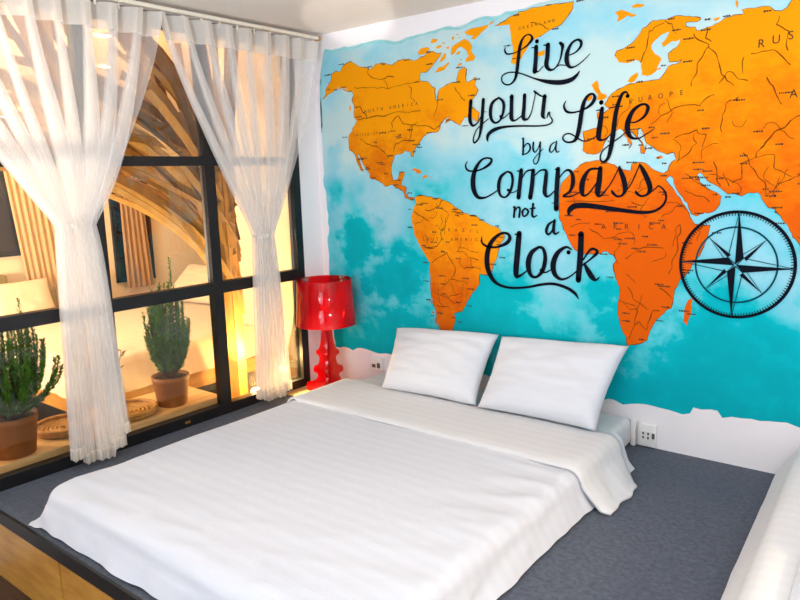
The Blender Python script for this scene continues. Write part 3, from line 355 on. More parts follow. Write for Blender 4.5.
def stroke(bm, P, y, n=7, caps=True):
    """a brush stroke of changing width on the wall"""
    Q = crom(P, n) if len(P) > 2 else [list(q) for q in P]
    L = []
    for i, q in enumerate(Q):
        a, c = Q[max(i - 1, 0)], Q[min(i + 1, len(Q) - 1)]
        dx, dz = c[0] - a[0], c[1] - a[1]; d = math.hypot(dx, dz) or 1e-6
        w = max(q[2], .0012) / 2
        L.append((bm.verts.new((q[0] - dz / d * w, y, q[1] + dx / d * w)), bm.verts.new((q[0] + dz / d * w, y, q[1] - dx / d * w))))
    for (a, c), (e, f) in zip(L, L[1:]): bm.faces.new((a, c, f, e))
    if caps:
        for q in (Q[0], Q[-1]):
            r = max(q[2], .0012) / 2 * .98
            bm.faces.new([bm.verts.new((q[0] + r * math.cos(2 * PI * k / 12), y, q[1] + r * math.sin(2 * PI * k / 12))) for k in range(12)])
    return bm

mural = thing('world_map_mural', (2.4, 0, .3), 'turquoise and orange world map mural with black script lettering on the back wall', 'mural')
obj('painted_sea', flat([rough_outline(SEA, .012, .03)], -.0015), M['sea'], mural)
rim = [q for q in rough_outline(SEA, .012, .03) if q[1] > 1.55 and q[0] < 1.5]; rim.sort()
for i in range(0, len(rim) - 6, 5):
    obj('painted_sea_rim', stroke(bmesh.new(), [[x, z - .006 - .008 * random.random(), .012 * (.35 + random.random())] for x, z in rim[i:i + 6]], -.0022, 3, False), M['searim'], mural)
for k, mt in (('NA', 'land_na'), ('SA', 'land_sa'), ('EU', 'land_eu'), ('GR', 'land_na'), ('BA', 'land_na'), ('UK', 'land_eu'), ('IR', 'land_eu'), ('MA', 'land_eu')):
    obj('painted_landmass', flat([rough_outline(LAND[k], .007, .014)], -.0030), M[mt], mural)
for q in ISLES: obj('painted_island', flat([q], -.0030), M['land_na' if q[0][0] < 1.7 else 'land_eu'], mural)
for q in RIVERS:
    w = [[a[0] + (c[0] - a[0]) * t / 4, a[1] + (c[1] - a[1]) * t / 4, 0] for a, c in zip(q, q[1:]) for t in range(4)] + [[*q[-1], 0]]
    w = [[x + nz(x * 26, z * 26) * .016, z + nz(z * 26, x * 26, 5) * .016, .0034 * (.55 + 1.0 * random.random())] for x, z, _ in w]
    obj('painted_border_line', stroke(bmesh.new(), w, -.0040, 2, False), M['river'], mural)
def in_land(x, z):
    for k in ('NA', 'SA', 'EU'):
        P = LAND[k]; c = False
        for a, e in zip(P, P[1:] + P[:1]):
            if (a[1] > z) != (e[1] > z) and x < (e[0] - a[0]) * (z - a[1]) / (e[1] - a[1]) + a[0]: c = not c
        if c: return True
    return False
n_lines = 0
while n_lines < 60:                                                    # finer border lines wandering inside the lands
    x, z, a = .25 + 2.75 * random.random(), .5 + 1.1 * random.random(), random.uniform(0, 2 * PI); w = []
    for k in range(random.randint(6, 14)):
        if not in_land(x, z): break
        w.append([x, z, .0018 + .0014 * random.random()]); a += random.uniform(-.7, .7); x += .012 * math.cos(a); z += .012 * math.sin(a)
    if len(w) < 5: continue
    obj('painted_border_line', stroke(bmesh.new(), w, -.0039, 2, False), M['river'], mural); n_lines += 1
for k in ('NA', 'SA', 'EU', 'GR'):                                     # darker brushed coast
    q = [c for c in rough_outline(LAND[k], .007, .014) if c[0] < 3.3]
    for i in range(0, len(q) - 40, 40):
        w = [[x, z, .0032 * max(0.1, .6 + nz(x * 25, z * 25, 4) * 1.4)] for x, z in q[i:i + 41]]
        obj('painted_coast_line', stroke(bmesh.new(), w, -.0041, 1, False), M['river'], mural)
b = bmesh.new()
for k, st in (('NA', 4), ('SA', 3), ('EU', 5), ('GR', 4), ('MA', 4)):  # small illegible place names beside the coasts
    q = rough_outline(LAND[k], 0, .03)
    for i in range(2, len(q), st):
        x, z = q[i]
        if x > 3.1: continue
        s = random.choice((-1, 1)); l = .018 + .022 * random.random()
        x0 = x + (s * .014 if s > 0 else s * .014 - l)
        t = 0
        while t < l:
            d = .005 + .006 * random.random(); h = .004 + .004 * random.random()
            stroke(b, [[x0 + t, z, h], [x0 + t + d, z, h]], -.0042, 1, False); t += d + .002
for i in range(260):                                                   # and across the lands
    x = .25 + 2.8 * random.random(); z = .5 + 1.1 * random.random()
    inside = in_land(x, z)
    if not inside: continue
    l = .018 + .03 * random.random(); t = 0
    while t < l:
        d = .004 + .006 * random.random(); h = .004 + .004 * random.random()
        stroke(b, [[x + t, z, h], [x + t + d, z, h]], -.0042, 1, False); t += d + .0025
tag(obj('place_marks', b, M['mark'], mural), kind='stuff')
def letter_mesh(ch):
    cu = bpy.data.curves.new('letter', 'FONT'); cu.body = ch; cu.size = 1.0
    o = bpy.data.objects.new('letter', cu); COL.objects.link(o)
    me = bpy.data.meshes.new_from_object(o.evaluated_get(bpy.context.evaluated_depsgraph_get()))
    V = [v.co.copy() for v in me.vertices]; F = [list(p.vertices) for p in me.polygons]
    bpy.data.objects.remove(o); bpy.data.curves.remove(cu); bpy.data.meshes.remove(me); return V, F
LET = {}
for text, a, c, h in NAMES:
    h *= .84
    b = bmesh.new(); n = len(text) - 1
    for i, ch in enumerate(text):
        if ch == ' ': continue
        if ch not in LET: LET[ch] = letter_mesh(ch)
        V, F = LET[ch]; t = i / n; x = a[0] + (c[0] - a[0]) * t; z = a[1] + (c[1] - a[1]) * t
        w = max(v.x for v in V) + min(v.x for v in V); hh = max(v.y for v in V)
        vs = [b.verts.new((x + (v.x - w / 2) * h / hh * .95, -.0046, z + (v.y - hh / 2) * h / hh)) for v in V]
        for f in F:
            try: b.faces.new([vs[k] for k in f])
            except ValueError: pass
    obj('painted_place_name', b, M['mark'], mural)
for wd, ss in WORDS.items():
    for part in ([ss[:2], ss[2:]] if wd == 'a' else [ss]):
        b = bmesh.new()
        for i, s in enumerate(part): stroke(b, s, -.0056 - i * .00003, 7)
        obj('painted_word', b, M['ink'], mural)
# compass rose
CX, CZc, CR = 2.4225, .8815, .2275
def ring(r0, r1, y, n=96):
    bm = bmesh.new(); A = []
    for k in range(n):
        t = 2 * PI * k / n; A.append((bm.verts.new((CX + r0 * math.cos(t), y, CZc + r0 * math.sin(t))), bm.verts.new((CX + r1 * math.cos(t), y, CZc + r1 * math.sin(t)))))
    for k in range(n): a, c = A[k]; e, f = A[(k + 1) % n]; bm.faces.new((a, c, f, e))
    return bm
rose = obj('compass_rose', ring(CR - .0125, CR, -.0056), M['ink'], mural)
obj('inner_ring', ring(CR * .68, CR * .712, -.0052), M['teal'], rose)
b = bmesh.new()
for k in range(120):
    t = 2 * PI * k / 120; r1 = CR - .008; r0 = r1 - .014
    stroke(b, [[CX + r0 * math.cos(t), CZc + r0 * math.sin(t), .003], [CX + r1 * math.cos(t), CZc + r1 * math.sin(t), .0042]], -.0054, 1, False)
obj('tick_marks', b, M['ink'], rose)
b = bmesh.new(); e_ = bmesh.new()
TILT = math.radians(-1.2)
def pt(r, ang): return (CX + r * math.cos(ang), CZc + r * math.sin(ang))
for k in range(4):
    a = PI / 2 * k + TILT; tip = pt(CR * .98, a); base = .043; c0 = pt(.004, a)
    ri, le = pt(base, a - PI / 4), pt(base, a + PI / 4)
    dk, lt = (ri, le) if k != 9 else (le, ri)
    flat([[tip, dk, c0]], -.0060, b)
    stroke(e_, [[*tip, .0025], [*lt, .004], [*c0, .004]], -.0058, 1, False)
    stroke(e_, [[*tip, .0025], [*c0, .004]], -.0058, 1, False)
for k in range(4):
    a = PI / 4 + PI / 2 * k + TILT; tip = pt(CR * .685, a); s0 = .045
    d0, d1, lo = pt(s0, a - .22), pt(s0, a), pt(s0, a + .22)
    flat([[tip, pt(s0, a + .02), pt(s0, a - .36)]], -.0060, b)
    stroke(e_, [[*tip, .002], [*pt(s0, a + .34), .003]], -.0058, 1, False)
obj('star_point', b, M['ink'], rose); obj('star_outline', e_, M['teal'], rose)

# ------------------------------------------------------------------ beds
def drape(x0, x1, y0, y1, top, r, ovl, flare, n, amp, seed, zmin=.008, wl=1.0, dmax=.24, famp=.022):
    """cloth lying on the box x0..x1, y0..y1 and hanging over its edges; ovl = (left, right, front, back) overhang"""
    L, Rr, F, B = ovl; nu, nv = n
    def f(i, j):
        s = (x0 - L) + (x1 - x0 + L + Rr) * i / (nu - 1); t = (y0 - F) + (y1 - y0 + F + B) * j / (nv - 1)
        qx = min(max(s, x0 + r), x1 - r); qy = min(max(t, y0 + r), y1 if B == 0 else y1 - r)
        dx, dy = s - qx, t - qy; d = math.hypot(dx, dy)
        wr = (nz(s * 2.2 + seed, t * 2.2, 1) * 1.0 + nz(s * 7 + seed, t * 4, 5) * .35) * amp
        edge = max(0.0, 1 - min(abs(s - x1), abs(t - y0)) / .45)
        wr += amp * 3.0 * edge * (.25 - abs(nz(s * 3.1 + t * 2.2 + seed, t * 6.5 - s * 2.5, 12)))
        if d < 1e-6: return Vector((s, t, top + wr))
        ux, uy = dx / d, dy / d; d = min(d, dmax)
        # the spare cloth at a corner falls in folds
        if d < r * PI / 2:
            h, z = r * math.sin(d / r), top - r * (1 - math.cos(d / r))
        else:
            k = d - r * PI / 2; h = r + flare * k; z = top - r - k * math.sqrt(1 - flare * flare)
        side = min(1, max(0, d - .07) / .11); side = side * side * (3 - 2 * side)
        fold = (nz(s * 5 * wl + seed, t * 5 * wl, 2) * .7 + nz(s * 11 + seed, t * 11, 7) * .3) * famp * side
        h += fold + famp * side * (.25 - abs(nz(s * 3.3 + t * 3.0 + seed, t * 3.0 - s * 3.4 + d * 16, 15)))
        if z < zmin:
            h += (zmin - z) * .5; z = zmin + max(0, nz(s * 9, t * 9, 4)) * .01
        return Vector((qx + ux * h, qy + uy * h, z + wr * (1 - side)))
    return grid(nu, nv, f)
def pillow(name, c, depth, mat, seed, label, cat, group, rim=0.06, n=36):
    """c = four corners of the pillow's front seam rectangle: bottom left, bottom right, top right, top left"""
    c = [Vector(q) for q in c]; nrm = (c[1] - c[0]).cross(c[3] - c[0]).normalized()
    bm = bmesh.new()
    for side in (1, -1):
        V = []
        for i in range(n + 1):
            row = []
            for j in range(n + 1):
                u, v = i / n, j / n; a, e = 2 * u - 1, 2 * v - 1
                # the sides bow in a little between the pointed corners
                uu = .5 + (u - .5) * (1 - rim * (1 - e * e) ** 1.0 * abs(a) ** 2); vv = .5 + (v - .5) * (1 - rim * (1 - a * a) * abs(e) ** 2)
                q = (c[0] * (1 - uu) + c[1] * uu) * (1 - vv) + (c[3] * (1 - uu) + c[2] * uu) * vv
                t = ((1 - abs(a) ** 3.2) * (1 - abs(e) ** 3.2)) ** .5
                w = nz(a * 1.6 + seed, e * 1.6, side) * .012 + nz(a * 1.2 + e * 5 + seed, e * 2.5 - a * 2, 4 + side) * .010
                q = q + nrm * (side * (depth / 2 * t + w * t) )
                row.append(bm.verts.new(q))
            V.append(row)
        for i in range(n):
            for j in range(n):
                q = (V[i][j], V[i + 1][j], V[i + 1][j + 1], V[i][j + 1]); bm.faces.new(q if side > 0 else q[::-1])
    bmesh.ops.remove_doubles(bm, verts=bm.verts, dist=.0004)
    o = obj(name, bm, mat, None, True); tag(o, label, cat, group); return o

def mbox(x0, x1, y0, y1, z0, z1):
    b = box(x0, x1, y0, y1, z0, z1)
    bmesh.ops.bevel(b, geom=b.edges[:], offset=.035, segments=4, affect='EDGES', profile=.5); return b
def mattress(name, x0, x1, y0, y1, z0, z1, mat, label, cat, group=None):
    o = obj(name, mbox(x0, x1, y0, y1, z0, z1), mat, None, True); tag(o, label, cat, group); return o
mattress('mattress', .50, 2.018, -1.98, -.015, .001, .138, M['sheet2'], 'thin mattress under the white duvet, striped side bare beside the wall outlet', 'mattress', None)
dv = thing('duvet', (1.25, -1.2, .14), 'large white duvet spread over the middle bed, folded back below two pillows', 'duvet')
o = obj('cover', drape(.455, 2.085, -2.045, -.30, .154, .062, (.118, .126, .122, 0), .42, (120, 130), .008, 3.1, dmax=.25), M['sheet'], dv, True)
def flap(i, j, nu=80, nv=16):
    s = .46 - .17 + (2.100 - .46 + .17 + .195) * i / (nu - 1); v = j / (nv - 1)
    ya, yb = -.775, -.36                                     # folded edge and tucked edge
    x1, x0, r, top = 2.100, .460, .065, .172
    t = ya + (yb - ya) * v
    wr = (nz(s * 3, t * 3, 8) * .6 + nz(s * 8, t * 5, 3) * .3) * .006
    edge = -.010 * max(0, 1 - v / .08)                       # the fold turns under
    if s > x1 - r:
        d = s - (x1 - r); fl = .66
        k = max(0, d - r * PI / 2)
        h = r * math.sin(min(d / r, PI / 2)) + fl * k + nz(t * 9, k * 6, 2) * .015 * min(1, k / .05)
        z = top - r * (1 - math.cos(min(d / r, PI / 2))) - k * math.sqrt(1 - fl * fl)
        q = min(1, d / .30); t += q * q * (v * -.14 + (1 - v) * .03)
        return Vector((x1 - r + h, t, max(.014, z + edge)))
    if s < x0 + r:
        d = x0 + r - s; k = max(0, d - r * PI / 2)
        return Vector((x0 + r - r * math.sin(min(d / r, PI / 2)) - .42 * k - .012, t, max(.012, top - r * (1 - math.cos(min(d / r, PI / 2))) - k * .9)))
    return Vector((s, t, top + wr + edge))
o = obj('turned_back_edge', grid(80, 16, flap), M['sheet2'], dv, True); solid(o, .010, -1)

pillow('pillow', [(.815, -.425, .185), (1.385, -.40, .185), (1.345, -.105, .475), (.672, -.105, .435)], .155, M['pillow'], 1.7, 'left white pillow, leaning nearer the red lamp, below the orange cone of land', 'pillow', None)
pillow('pillow', [(1.405, -.415, .185), (1.995, -.405, .185), (2.02, -.105, .502), (1.360, -.105, .468)], .165, M['pillow'], 5.2, 'right white pillow leaning on the wall, nearer the wall outlet', 'pillow', None)

# second bed at the right edge
t = thing('mattress', (3.5, -1.0, 0), 'white striped mattress at the right, only its sloping near side showing', 'mattress')
obj('body', mbox(2.77, 4.33, -1.94, -.03, .002, .188), M['sheet2'], t, True)
obj('fitted_sheet', drape(2.745, 4.35, -1.97, -.015, .200, .05, (.165, .05, .12, 0), .52, (70, 60), .002, 6.1, .012, .5, famp=.005), M['sheet2'], t, True)
t.rotation_euler.z = math.radians(2.2); t.location.y -= .03
o = obj('duvet', drape(2.87, 4.33, -1.95, -.42, .222, .03, (.008, .03, .10, 0), .2, (60, 60), .006, 8.3, .06, famp=.008), M['sheet'], None, True); o.rotation_euler.z = math.radians(2.2)
tag(o, 'white duvet on the partly cut-off bed at the right', 'duvet')
o = obj('folded_towel', grid(24, 10, lambda i, j: Vector((2.93 + .30 * i / 23 + .01 * math.sin(j), -.985 - .085 * math.sin(PI * j / 9 - PI / 2) + .02 * nz(i * .4, j, 2), .240 + .035 * math.cos(PI * j / 9 - PI / 2) + .008 * nz(i * .5, j * .7)))), M['sheet2'], None, True)
solid(o, .008); tag(o, 'small cream folded cloth lying on the right-hand bed', 'cloth')

# ------------------------------------------------------------------ outlets
def outlet(x0, x1, label):
    t = thing('wall_outlet', ((x0 + x1) / 2, -.015, .06), label, 'outlet')
    obj('plate', box(x0, x1, -.022, 0, .008, .118, bev=.004), M['white'], t, True)
    w = x1 - x0
    for fx in (.30, .58):
        s = obj('socket', box(x0 + w * fx - .013, x0 + w * fx + .013, -.025, -.021, .040, .086, bev=.002), M['white'], t)
        b = bmesh.new()
        for dz in (.053, .073): box(x0 + w * fx - .004, x0 + w * fx + .004, -.0262, -.0245, dz - .006, dz + .006, b)
        obj('slot', b, M['grey'], s)
    obj('rocker', box(x0 + w * .86 - .006, x0 + w * .86 + .006, -.027, -.020, .052, .078, bev=.002), M['grey'], t, label='small brown rocker switch')
outlet(2.046, 2.128, 'white double wall outlet low on the wall above the grey carpet')
tk = obj('cable_cover', box(2.012, 2.034, -.03, 0, .002, .125, bev=.004), M['white'], None); tag(tk, 'narrow white upright cable cover between the bed and the wall outlet', 'cable cover')
t = thing('wall_outlet', (.44, -.02, .13), 'small white wall outlet half hidden behind the left pillow', 'outlet')
obj('plate', box(.395, .485, -.03, 0, .125, .205, bev=.004), M['white'], t, True)
obj('socket', box(.41, .435, -.034, -.029, .145, .165), M['grey'], t); obj('socket', box(.45, .472, -.034, -.029, .145, .175), M['grey'], t)

# ------------------------------------------------------------------ curtains
def lerp(a, c, t): return a + (c - a) * t
def curtain(label, ya, yb, ytie, wtie, b0, b1, ztie, hem, N, seed, gpow=1.9):
    t = thing('sheer_curtain', (.08, (ya + yb) / 2, 0), label, 'curtain', None)
    zt = 2.085; cols = N * 40 + 1; rows = 46
    def centre(u, z):
        if z >= ztie:
            k = (zt - z) / (zt - ztie); g = k ** gpow
            return lerp(lerp(ya, yb, u), ytie + wtie * (u - .5), g), lerp(yb - ya, wtie, g), k
        k = (ztie - z) / ztie; g = k ** .75
        return lerp(ytie + wtie * (u - .5), lerp(b0, b1, u), g), lerp(wtie, b1 - b0, g), 1 - k * .5
    def P(u, z, dx=0.0):
        # every period of cloth: a pleat folded back and forth in five layers, then a flat stretch
        y, w, k = centre(u, z); p = w / N; q = u * N; c = math.floor(min(q, N - 1e-6)); f = q - c
        rnd_ = nz(c * 3.71 + seed, 1.5)
        pw = lerp(.24, 1.9, min(1, k * 1.05) ** 2.0) * (1 + .35 * rnd_)                        # pleat width as a share of the period
        A = lerp(.020, .034, k) * (1 + .25 * rnd_); y0, _, _ = centre(c / N, z)
        wob = nz(c * 1.9 + seed, z * 1.1, 3)
        if f < .6:
            g = f / .6 * 5; n = math.floor(min(g, 4.999)); h = g - n; zig = h if n % 2 == 0 else 1 - h
            zig = .5 - .5 * math.cos(PI * zig)
            yy = y0 + pw * p * (zig * (1 - .12 * n) + .03 * n); dep = A * (1 - n / 2.5) + A * .25 * math.cos(PI * h)
        else:
            h = (f - .6) / .4; a0 = y0 + pw * p * (1 - .48 + .12)
            yy = lerp(a0, y0 + p, h); dep = lerp(-A * 1.25, A * 1.25, h * h * (3 - 2 * h)) - A * .4 * math.sin(PI * h)
        yy += wob * .010 * (1 - abs(2 * u - 1)) * (.3 + k)
        return Vector((.082 + dep + .012 * math.sin(2 * PI * u * 1.3 + seed) * (1 - abs(1 - 2 * k)) + dx, yy, z))
    hemz = lambda u: hem((math.floor(min(u, .999) * N / 2) + .5) * 2 / N) + .006
    def body(i, j):
        u = i / (cols - 1); h = hemz(u); k = j / (rows - 1)
        z = lerp(zt, ztie, k / .62) if k < .62 else lerp(ztie, h, (k - .62) / .38)
        return P(u, z)
    obj('panel', grid(cols, rows, body), M['sheer'], t, True)
    obj('heading_band', grid(cols, 4, lambda i, j: P(i / (cols - 1), zt - .115 * j / 3, .002)), M['tape'], t, True)
    obj('hem', grid(cols, 3, lambda i, j: P(i / (cols - 1), hemz(i / (cols - 1)) + .055 * j / 2, .0025)), M['tape'], t, True)
    def tie(i, j):
        a = 2 * PI * i / 40; ry = wtie * .50; 
        return Vector((.078 + .040 * math.cos(a), ytie + ry * math.sin(a), ztie - .012 + .020 * j / 2 + .008 * math.sin(a)))
    obj('tieback', grid(41, 3, tie), M['tape'], t, True)
    return t
curtain('sheer white curtain tied at its middle, in front of the two pots, nearer the left', -2.24, -1.10, -1.625, .150, -1.755, -1.46, 1.12, lambda u: .012 + .085 * abs(2 * u - .9) ** 1.6, 9, 2.0, 1.35)
curtain('sheer white curtain tied at its middle, hanging beside the red lamp', -1.10, -.06, -.555, .115, -.675, -.425, .985, lambda u: .018 + .05 * abs(2 * u - 1) ** 1.6, 8, 7.0, 1.3)
t = thing('curtain_rail', (.08, -1.4, 2.095), 'long pale curtain rail just under the ceiling above the window', 'curtain rail')
obj('rail', box(.060, .098, -2.85, -.045, 2.098, 2.116, bev=.004), M['rail'], t)
obj('end_cap', box(.058, .100, -.045, -.030, 2.094, 2.120, bev=.004), M['gold'], t, label='brass end cap')
for k in range(20): obj('glider', box(.074, .082, -2.2 + k * .112 - .004, -2.2 + k * .112 + .004, 2.07, 2.097), M['rail'], t)

# ------------------------------------------------------------------ red lamp
LX, LY = .205, -.205
lamp = thing('table_lamp', (LX, LY, 0), 'glossy clear red table lamp with drum shade and scrolled base in the corner', 'lamp')
sh = lathe([(.182, .425), (.180, .428), (.171, .56), (.163, .697), (.161, .70)], (LX, LY, 0), 64)
obj('lamp_shade', sh, M['red'], lamp, True)
prof = [(.112, 0), (.134, .010), (.142, .034), (.128, .058), (.100, .062), (.078, .074), (.066, .096), (.070, .114), (.086, .122), (.092, .140), (.084, .158), (.064, .166), (.054, .185), (.050, .206), (.056, .224), (.068, .232), (.070, .250), (.056, .264), (.046, .280), (.040, .31), (.034, .36), (.028, .43), (.018, .58)]
def plate(ang):
    bm = bmesh.new(); sm = crom([(r, z, 0) for r, z in prof], 4); th = .007
    pts = [(r, z) for r, z, _ in sm] + [(-r, z) for r, z, _ in sm[::-1]]
    ca, sa = math.cos(ang), math.sin(ang); fr = []; bk = []
    for r, z in pts:
        fr.append(bm.verts.new((LX + r * ca - th * sa, LY + r * sa + th * ca, z + .0058))); bk.append(bm.verts.new((LX + r * ca + th * sa, LY + r * sa - th * ca, z + .0058)))
    n = len(pts)
    for k in range(n): bm.faces.new((fr[k], fr[(k + 1) % n], bk[(k + 1) % n], bk[k]))
    for tri in tessellate_polygon([[Vector((r, z, 0)) for r, z in pts]]):
        bm.faces.new([fr[k] for k in tri]); bm.faces.new([bk[k] for k in tri][::-1])
    bmesh.ops.recalc_face_normals(bm, faces=bm.faces); return bm
for a in (.62, .62 + PI / 2): obj('scrolled_base', plate(a), M['redbase'], lamp)
obj('bulb', lathe([(0, .50), (.018, .505), (.03, .54), (.022, .58), (.012, .60), (0, .605)], (LX, LY, 0), 20), M['white'], lamp, True)
b = bmesh.new()
for k in range(3):
    a = .3 + k * 2 * PI / 3; tube([(LX + .015 * math.cos(a), LY + .015 * math.sin(a), .60), (LX + .168 * math.cos(a), LY + .168 * math.sin(a), .61)], .003, 6, b)
obj('shade_spider', b, M['redbase'], lamp)
o = obj('wooden_board', box(.010, .36, -.40, -.01, .0005, .0012 + .004), M['ledge'], None)
tag(o, 'thin pale wooden board on the platform under the red lamp', 'board')

# ------------------------------------------------------------------ ledge and what stands on it, behind the glass
LZ = .088
t = thing('window_ledge', (-.25, -1.7, -.12), 'pale wooden ledge running along behind the glass under the plants', 'ledge')
obj('top_board', box(-.46, -.055, -2.9, -.80, LZ - .045, LZ, bev=.003), M['ledge'], t)
for y in (-2.6, -1.75, -.95): obj('bracket', box(-.40, -.10, y - .02, y + .02, -.16, LZ - .045), M['black'], t)

def needle_plant(cx, cy, pr0, pr1, ph, fh, fw, label, seed, n_br, lean, shape):
    rnd = random.Random(seed)
    t = thing('potted_plant', (cx, cy, LZ), label, 'plant', None)
    obj('pot', lathe([(0, 0), (pr0, 0), (pr0 + .002, .004), (lerp(pr0, pr1, .8), ph * .8), (lerp(pr0, pr1, .82) + .003, ph * .82), (pr1 + .003, ph), (pr1 - .004, ph), (pr1 - .008, ph * .88), (0, ph * .86)], (cx, cy, LZ), 40), M['pot'], t, True)
    so = obj('soil', lathe([(0, .006), (pr1 * .6, .004), (pr1 * .93, 0)], (cx, cy, LZ + ph * .90), 24), M['soil'], t, True)
    leaf = bmesh.new(); stems = bmesh.new(); z0 = LZ + ph * .9
    for k in range(n_br):
        a = 2 * PI * k * .618 + rnd.random() * .4; f = rnd.random()
        hh = fh * (.40 + .60 * rnd.random() ** .7) if k else fh; out = fw * (.25 + .75 * math.sqrt(rnd.random()))
        base = Vector((cx + .02 * math.cos(a), cy + .02 * math.sin(a), z0))
        tip = Vector((cx + out * math.cos(a) * shape(hh / fh) + lean[0] * hh, cy + out * math.sin(a) * shape(hh / fh) + lean[1] * hh, z0 + hh))
        mid = base.lerp(tip, .45) + Vector((math.cos(a), math.sin(a), 0)) * out * .34 * (1 if hh < fh * .8 else .8)
        pts = []
        for i in range(9):
            u = i / 8; pts.append(base * (1 - u) ** 2 + mid * 2 * u * (1 - u) + tip * u * u)
        if k == 0: pts = [q + Vector((0, 0, (q.z - z0) * .28)) for q in pts]; base, mid, tip = pts[0], pts[4] * 2 - (pts[0] + pts[8]) / 2, pts[8]
        tube(pts, [.003 - .002 * i / 8 for i in range(9)], 4, stems)
        for i in range(46):
            u = .16 + .86 * i / 45
            q = base * (1 - u) ** 2 + mid * 2 * u * (1 - u) + tip * u * u; d = ((mid - base) * (1 - u) + (tip - mid) * u).normalized()
            for s in range(3):
                r = Vector((rnd.uniform(-1, 1), rnd.uniform(-1, 1), rnd.uniform(-.3, .6))); r = (r - d * r.dot(d))
                if r.length < .05: continue
                r.normalize(); L = rnd.uniform(.020, .038) * (1.1 - .4 * u); dr = (d * .9 + r * .75).normalized(); w = dr.cross(r).normalized() * .0034
                e = q + dr * L; mdl = q + dr * L * .55
                vs = [leaf.verts.new(v) for v in (q - w * .5, q + w * .5, mdl + w, e, mdl - w)]
                leaf.faces.new(vs)
    obj('stems', stems, M['stem'], t); obj('foliage', leaf, M['leaf'], t)
    return t
needle_plant(-.175, -1.048, .078, .098, .165, .50, .150, 'narrow upright green needle-leaved plant in a brown pot on the ledge right of the curtain', 11, 84, (0, .01), lambda q: 1.15 - .75 * q * q)
needle_plant(-.165, -1.885, .088, .112, .185, .42, .30, 'wide bushy green needle-leaved plant in a brown pot at the left edge', 23, 120, (0, .0), lambda q: 1.15 - .7 * q)

def coil(cx, cy, r, label):
    t = thing('coiled_tray', (cx, cy, LZ), label, 'tray', None)
    b = bmesh.new(); n = 260; turns = 6
    pts = [(cx + (.012 + (r - .025) * k / n) * math.cos(2 * PI * turns * k / n), cy + (.012 + (r - .025) * k / n) * math.sin(2 * PI * turns * k / n), LZ + .010 + .004 * (k / n)) for k in range(n + 1)]
    tube(pts, r / turns * .43, 6, b); obj('base_coil', b, M['rattan'], t, True)
    b = bmesh.new()
    for z, rr in ((.016, r - .012), (.032, r - .006)):
        tube([(cx + rr * math.cos(2 * PI * k / 48), cy + rr * math.sin(2 * PI * k / 48), LZ + z) for k in range(49)], .011, 8, b)
    obj('rim_coil', b, M['rattan'], t, True)
coil(-.215, -1.292, .150, 'round coiled rattan tray on the ledge beside the narrow upright plant')
coil(-.27, -1.60, .145, 'round coiled rattan tray on the ledge beside the wide bushy plant')
t = thing('dried_sprig', (-.10, -1.43, LZ), 'thin dry leafy sprig showing beside the edge of the left curtain', 'sprig')
b = tube([(-.10, -1.46, LZ), (-.12, -1.42, .22), (-.16, -1.35, .36), (-.18, -1.315, .45)], .002, 5); obj('stem', b, M['stem'], t)
rnd = random.Random(5)
for k in range(7):
    u = .45 + k * .08; c = Vector((-.16, -1.35, .36)).lerp(Vector((-.18, -1.315, .45)), (u - .45) * 2); d = Vector((rnd.uniform(-.3, .3), rnd.choice((-1, 1)), .4)).normalized()
    w = d.cross(Vector((1, 0, 0))).normalized() * .006; bm = bmesh.new()
    bm.faces.new([bm.verts.new(v) for v in (c, c + d * .015 + w, c + d * .036, c + d * .015 - w)]); obj('leaf', bm, M['twig'], t)

# ------------------------------------------------------------------ the neighbouring space beyond the glass
FX = -2.75
b = box(FX - .06, FX, -4.2, 1.6, -.32, 2.30); struct('wall_beyond', b, M['cream'])
struct('wall_side', box(FX, -.06, 1.54, 1.6, -.32, 2.30), M['cream'])
struct('wall_corner', box(-1.0, -.06, .00, .06, -.32, 2.22), M['cream'])
struct('wall_end', box(FX, -.06, -4.2, -4.14, -.32, 2.3), M['cream'])
struct('floor_beyond', box(FX, -.06, -4.2, 1.6, -.38, -.32), M['trim'])
struct('ceiling_beyond', box(FX, -.06, -4.2, 1.6, 2.22, 2.30), M['cream'])
def night_window(i, y0, y1, z0, z1):
    w = tag(thing('window_%d' % i, (FX, (y0 + y1) / 2, z0), None, None), kind='structure')
    b = box(FX, FX + .03, y0, y1, z0, z0 + .03); box(FX, FX + .03, y0, y1, z1 - .03, z1, b); box(FX, FX + .03, y0, y0 + .03, z0, z1, b); box(FX, FX + .03, y1 - .03, y1, z0, z1, b)
    obj('window_frame', b, M['black'], w); obj('glass_pane', box(FX, FX + .015, y0 + .03, y1 - .03, z0 + .03, z1 - .03), M['dark'], w)
night_window(2, -2.6, -.60, .755, 2.0); night_window(3, .12, .50, .42, 2.0)
def drop_curtain(y0, y1, y2, y3, z0, z1, mat, label, seed, N=7):
    f = lambda i, j: Vector((FX + .045 + .010 * math.sin(2 * PI * N * i / 90) + .006 * nz(i * .2 + seed, j * .1), lerp(lerp(y2, y3, i / 90), lerp(y0, y1, i / 90), j / 20), lerp(z0, z1, j / 20)))
    o = obj('curtain', grid(91, 21, f), mat, None, True); tag(o, label, 'curtain', None)
drop_curtain(-.80, -.42, -.64, -.33, .22, 2.1, M['beige'], 'beige curtain beside the dark window above the far bed, behind the left sheer curtain', 1.0)
drop_curtain(.20, .38, .20, .47, .36, 2.1, M['taupe'], 'taupe gathered curtain on the narrow dark window beyond the bamboo', 4.0, 5)

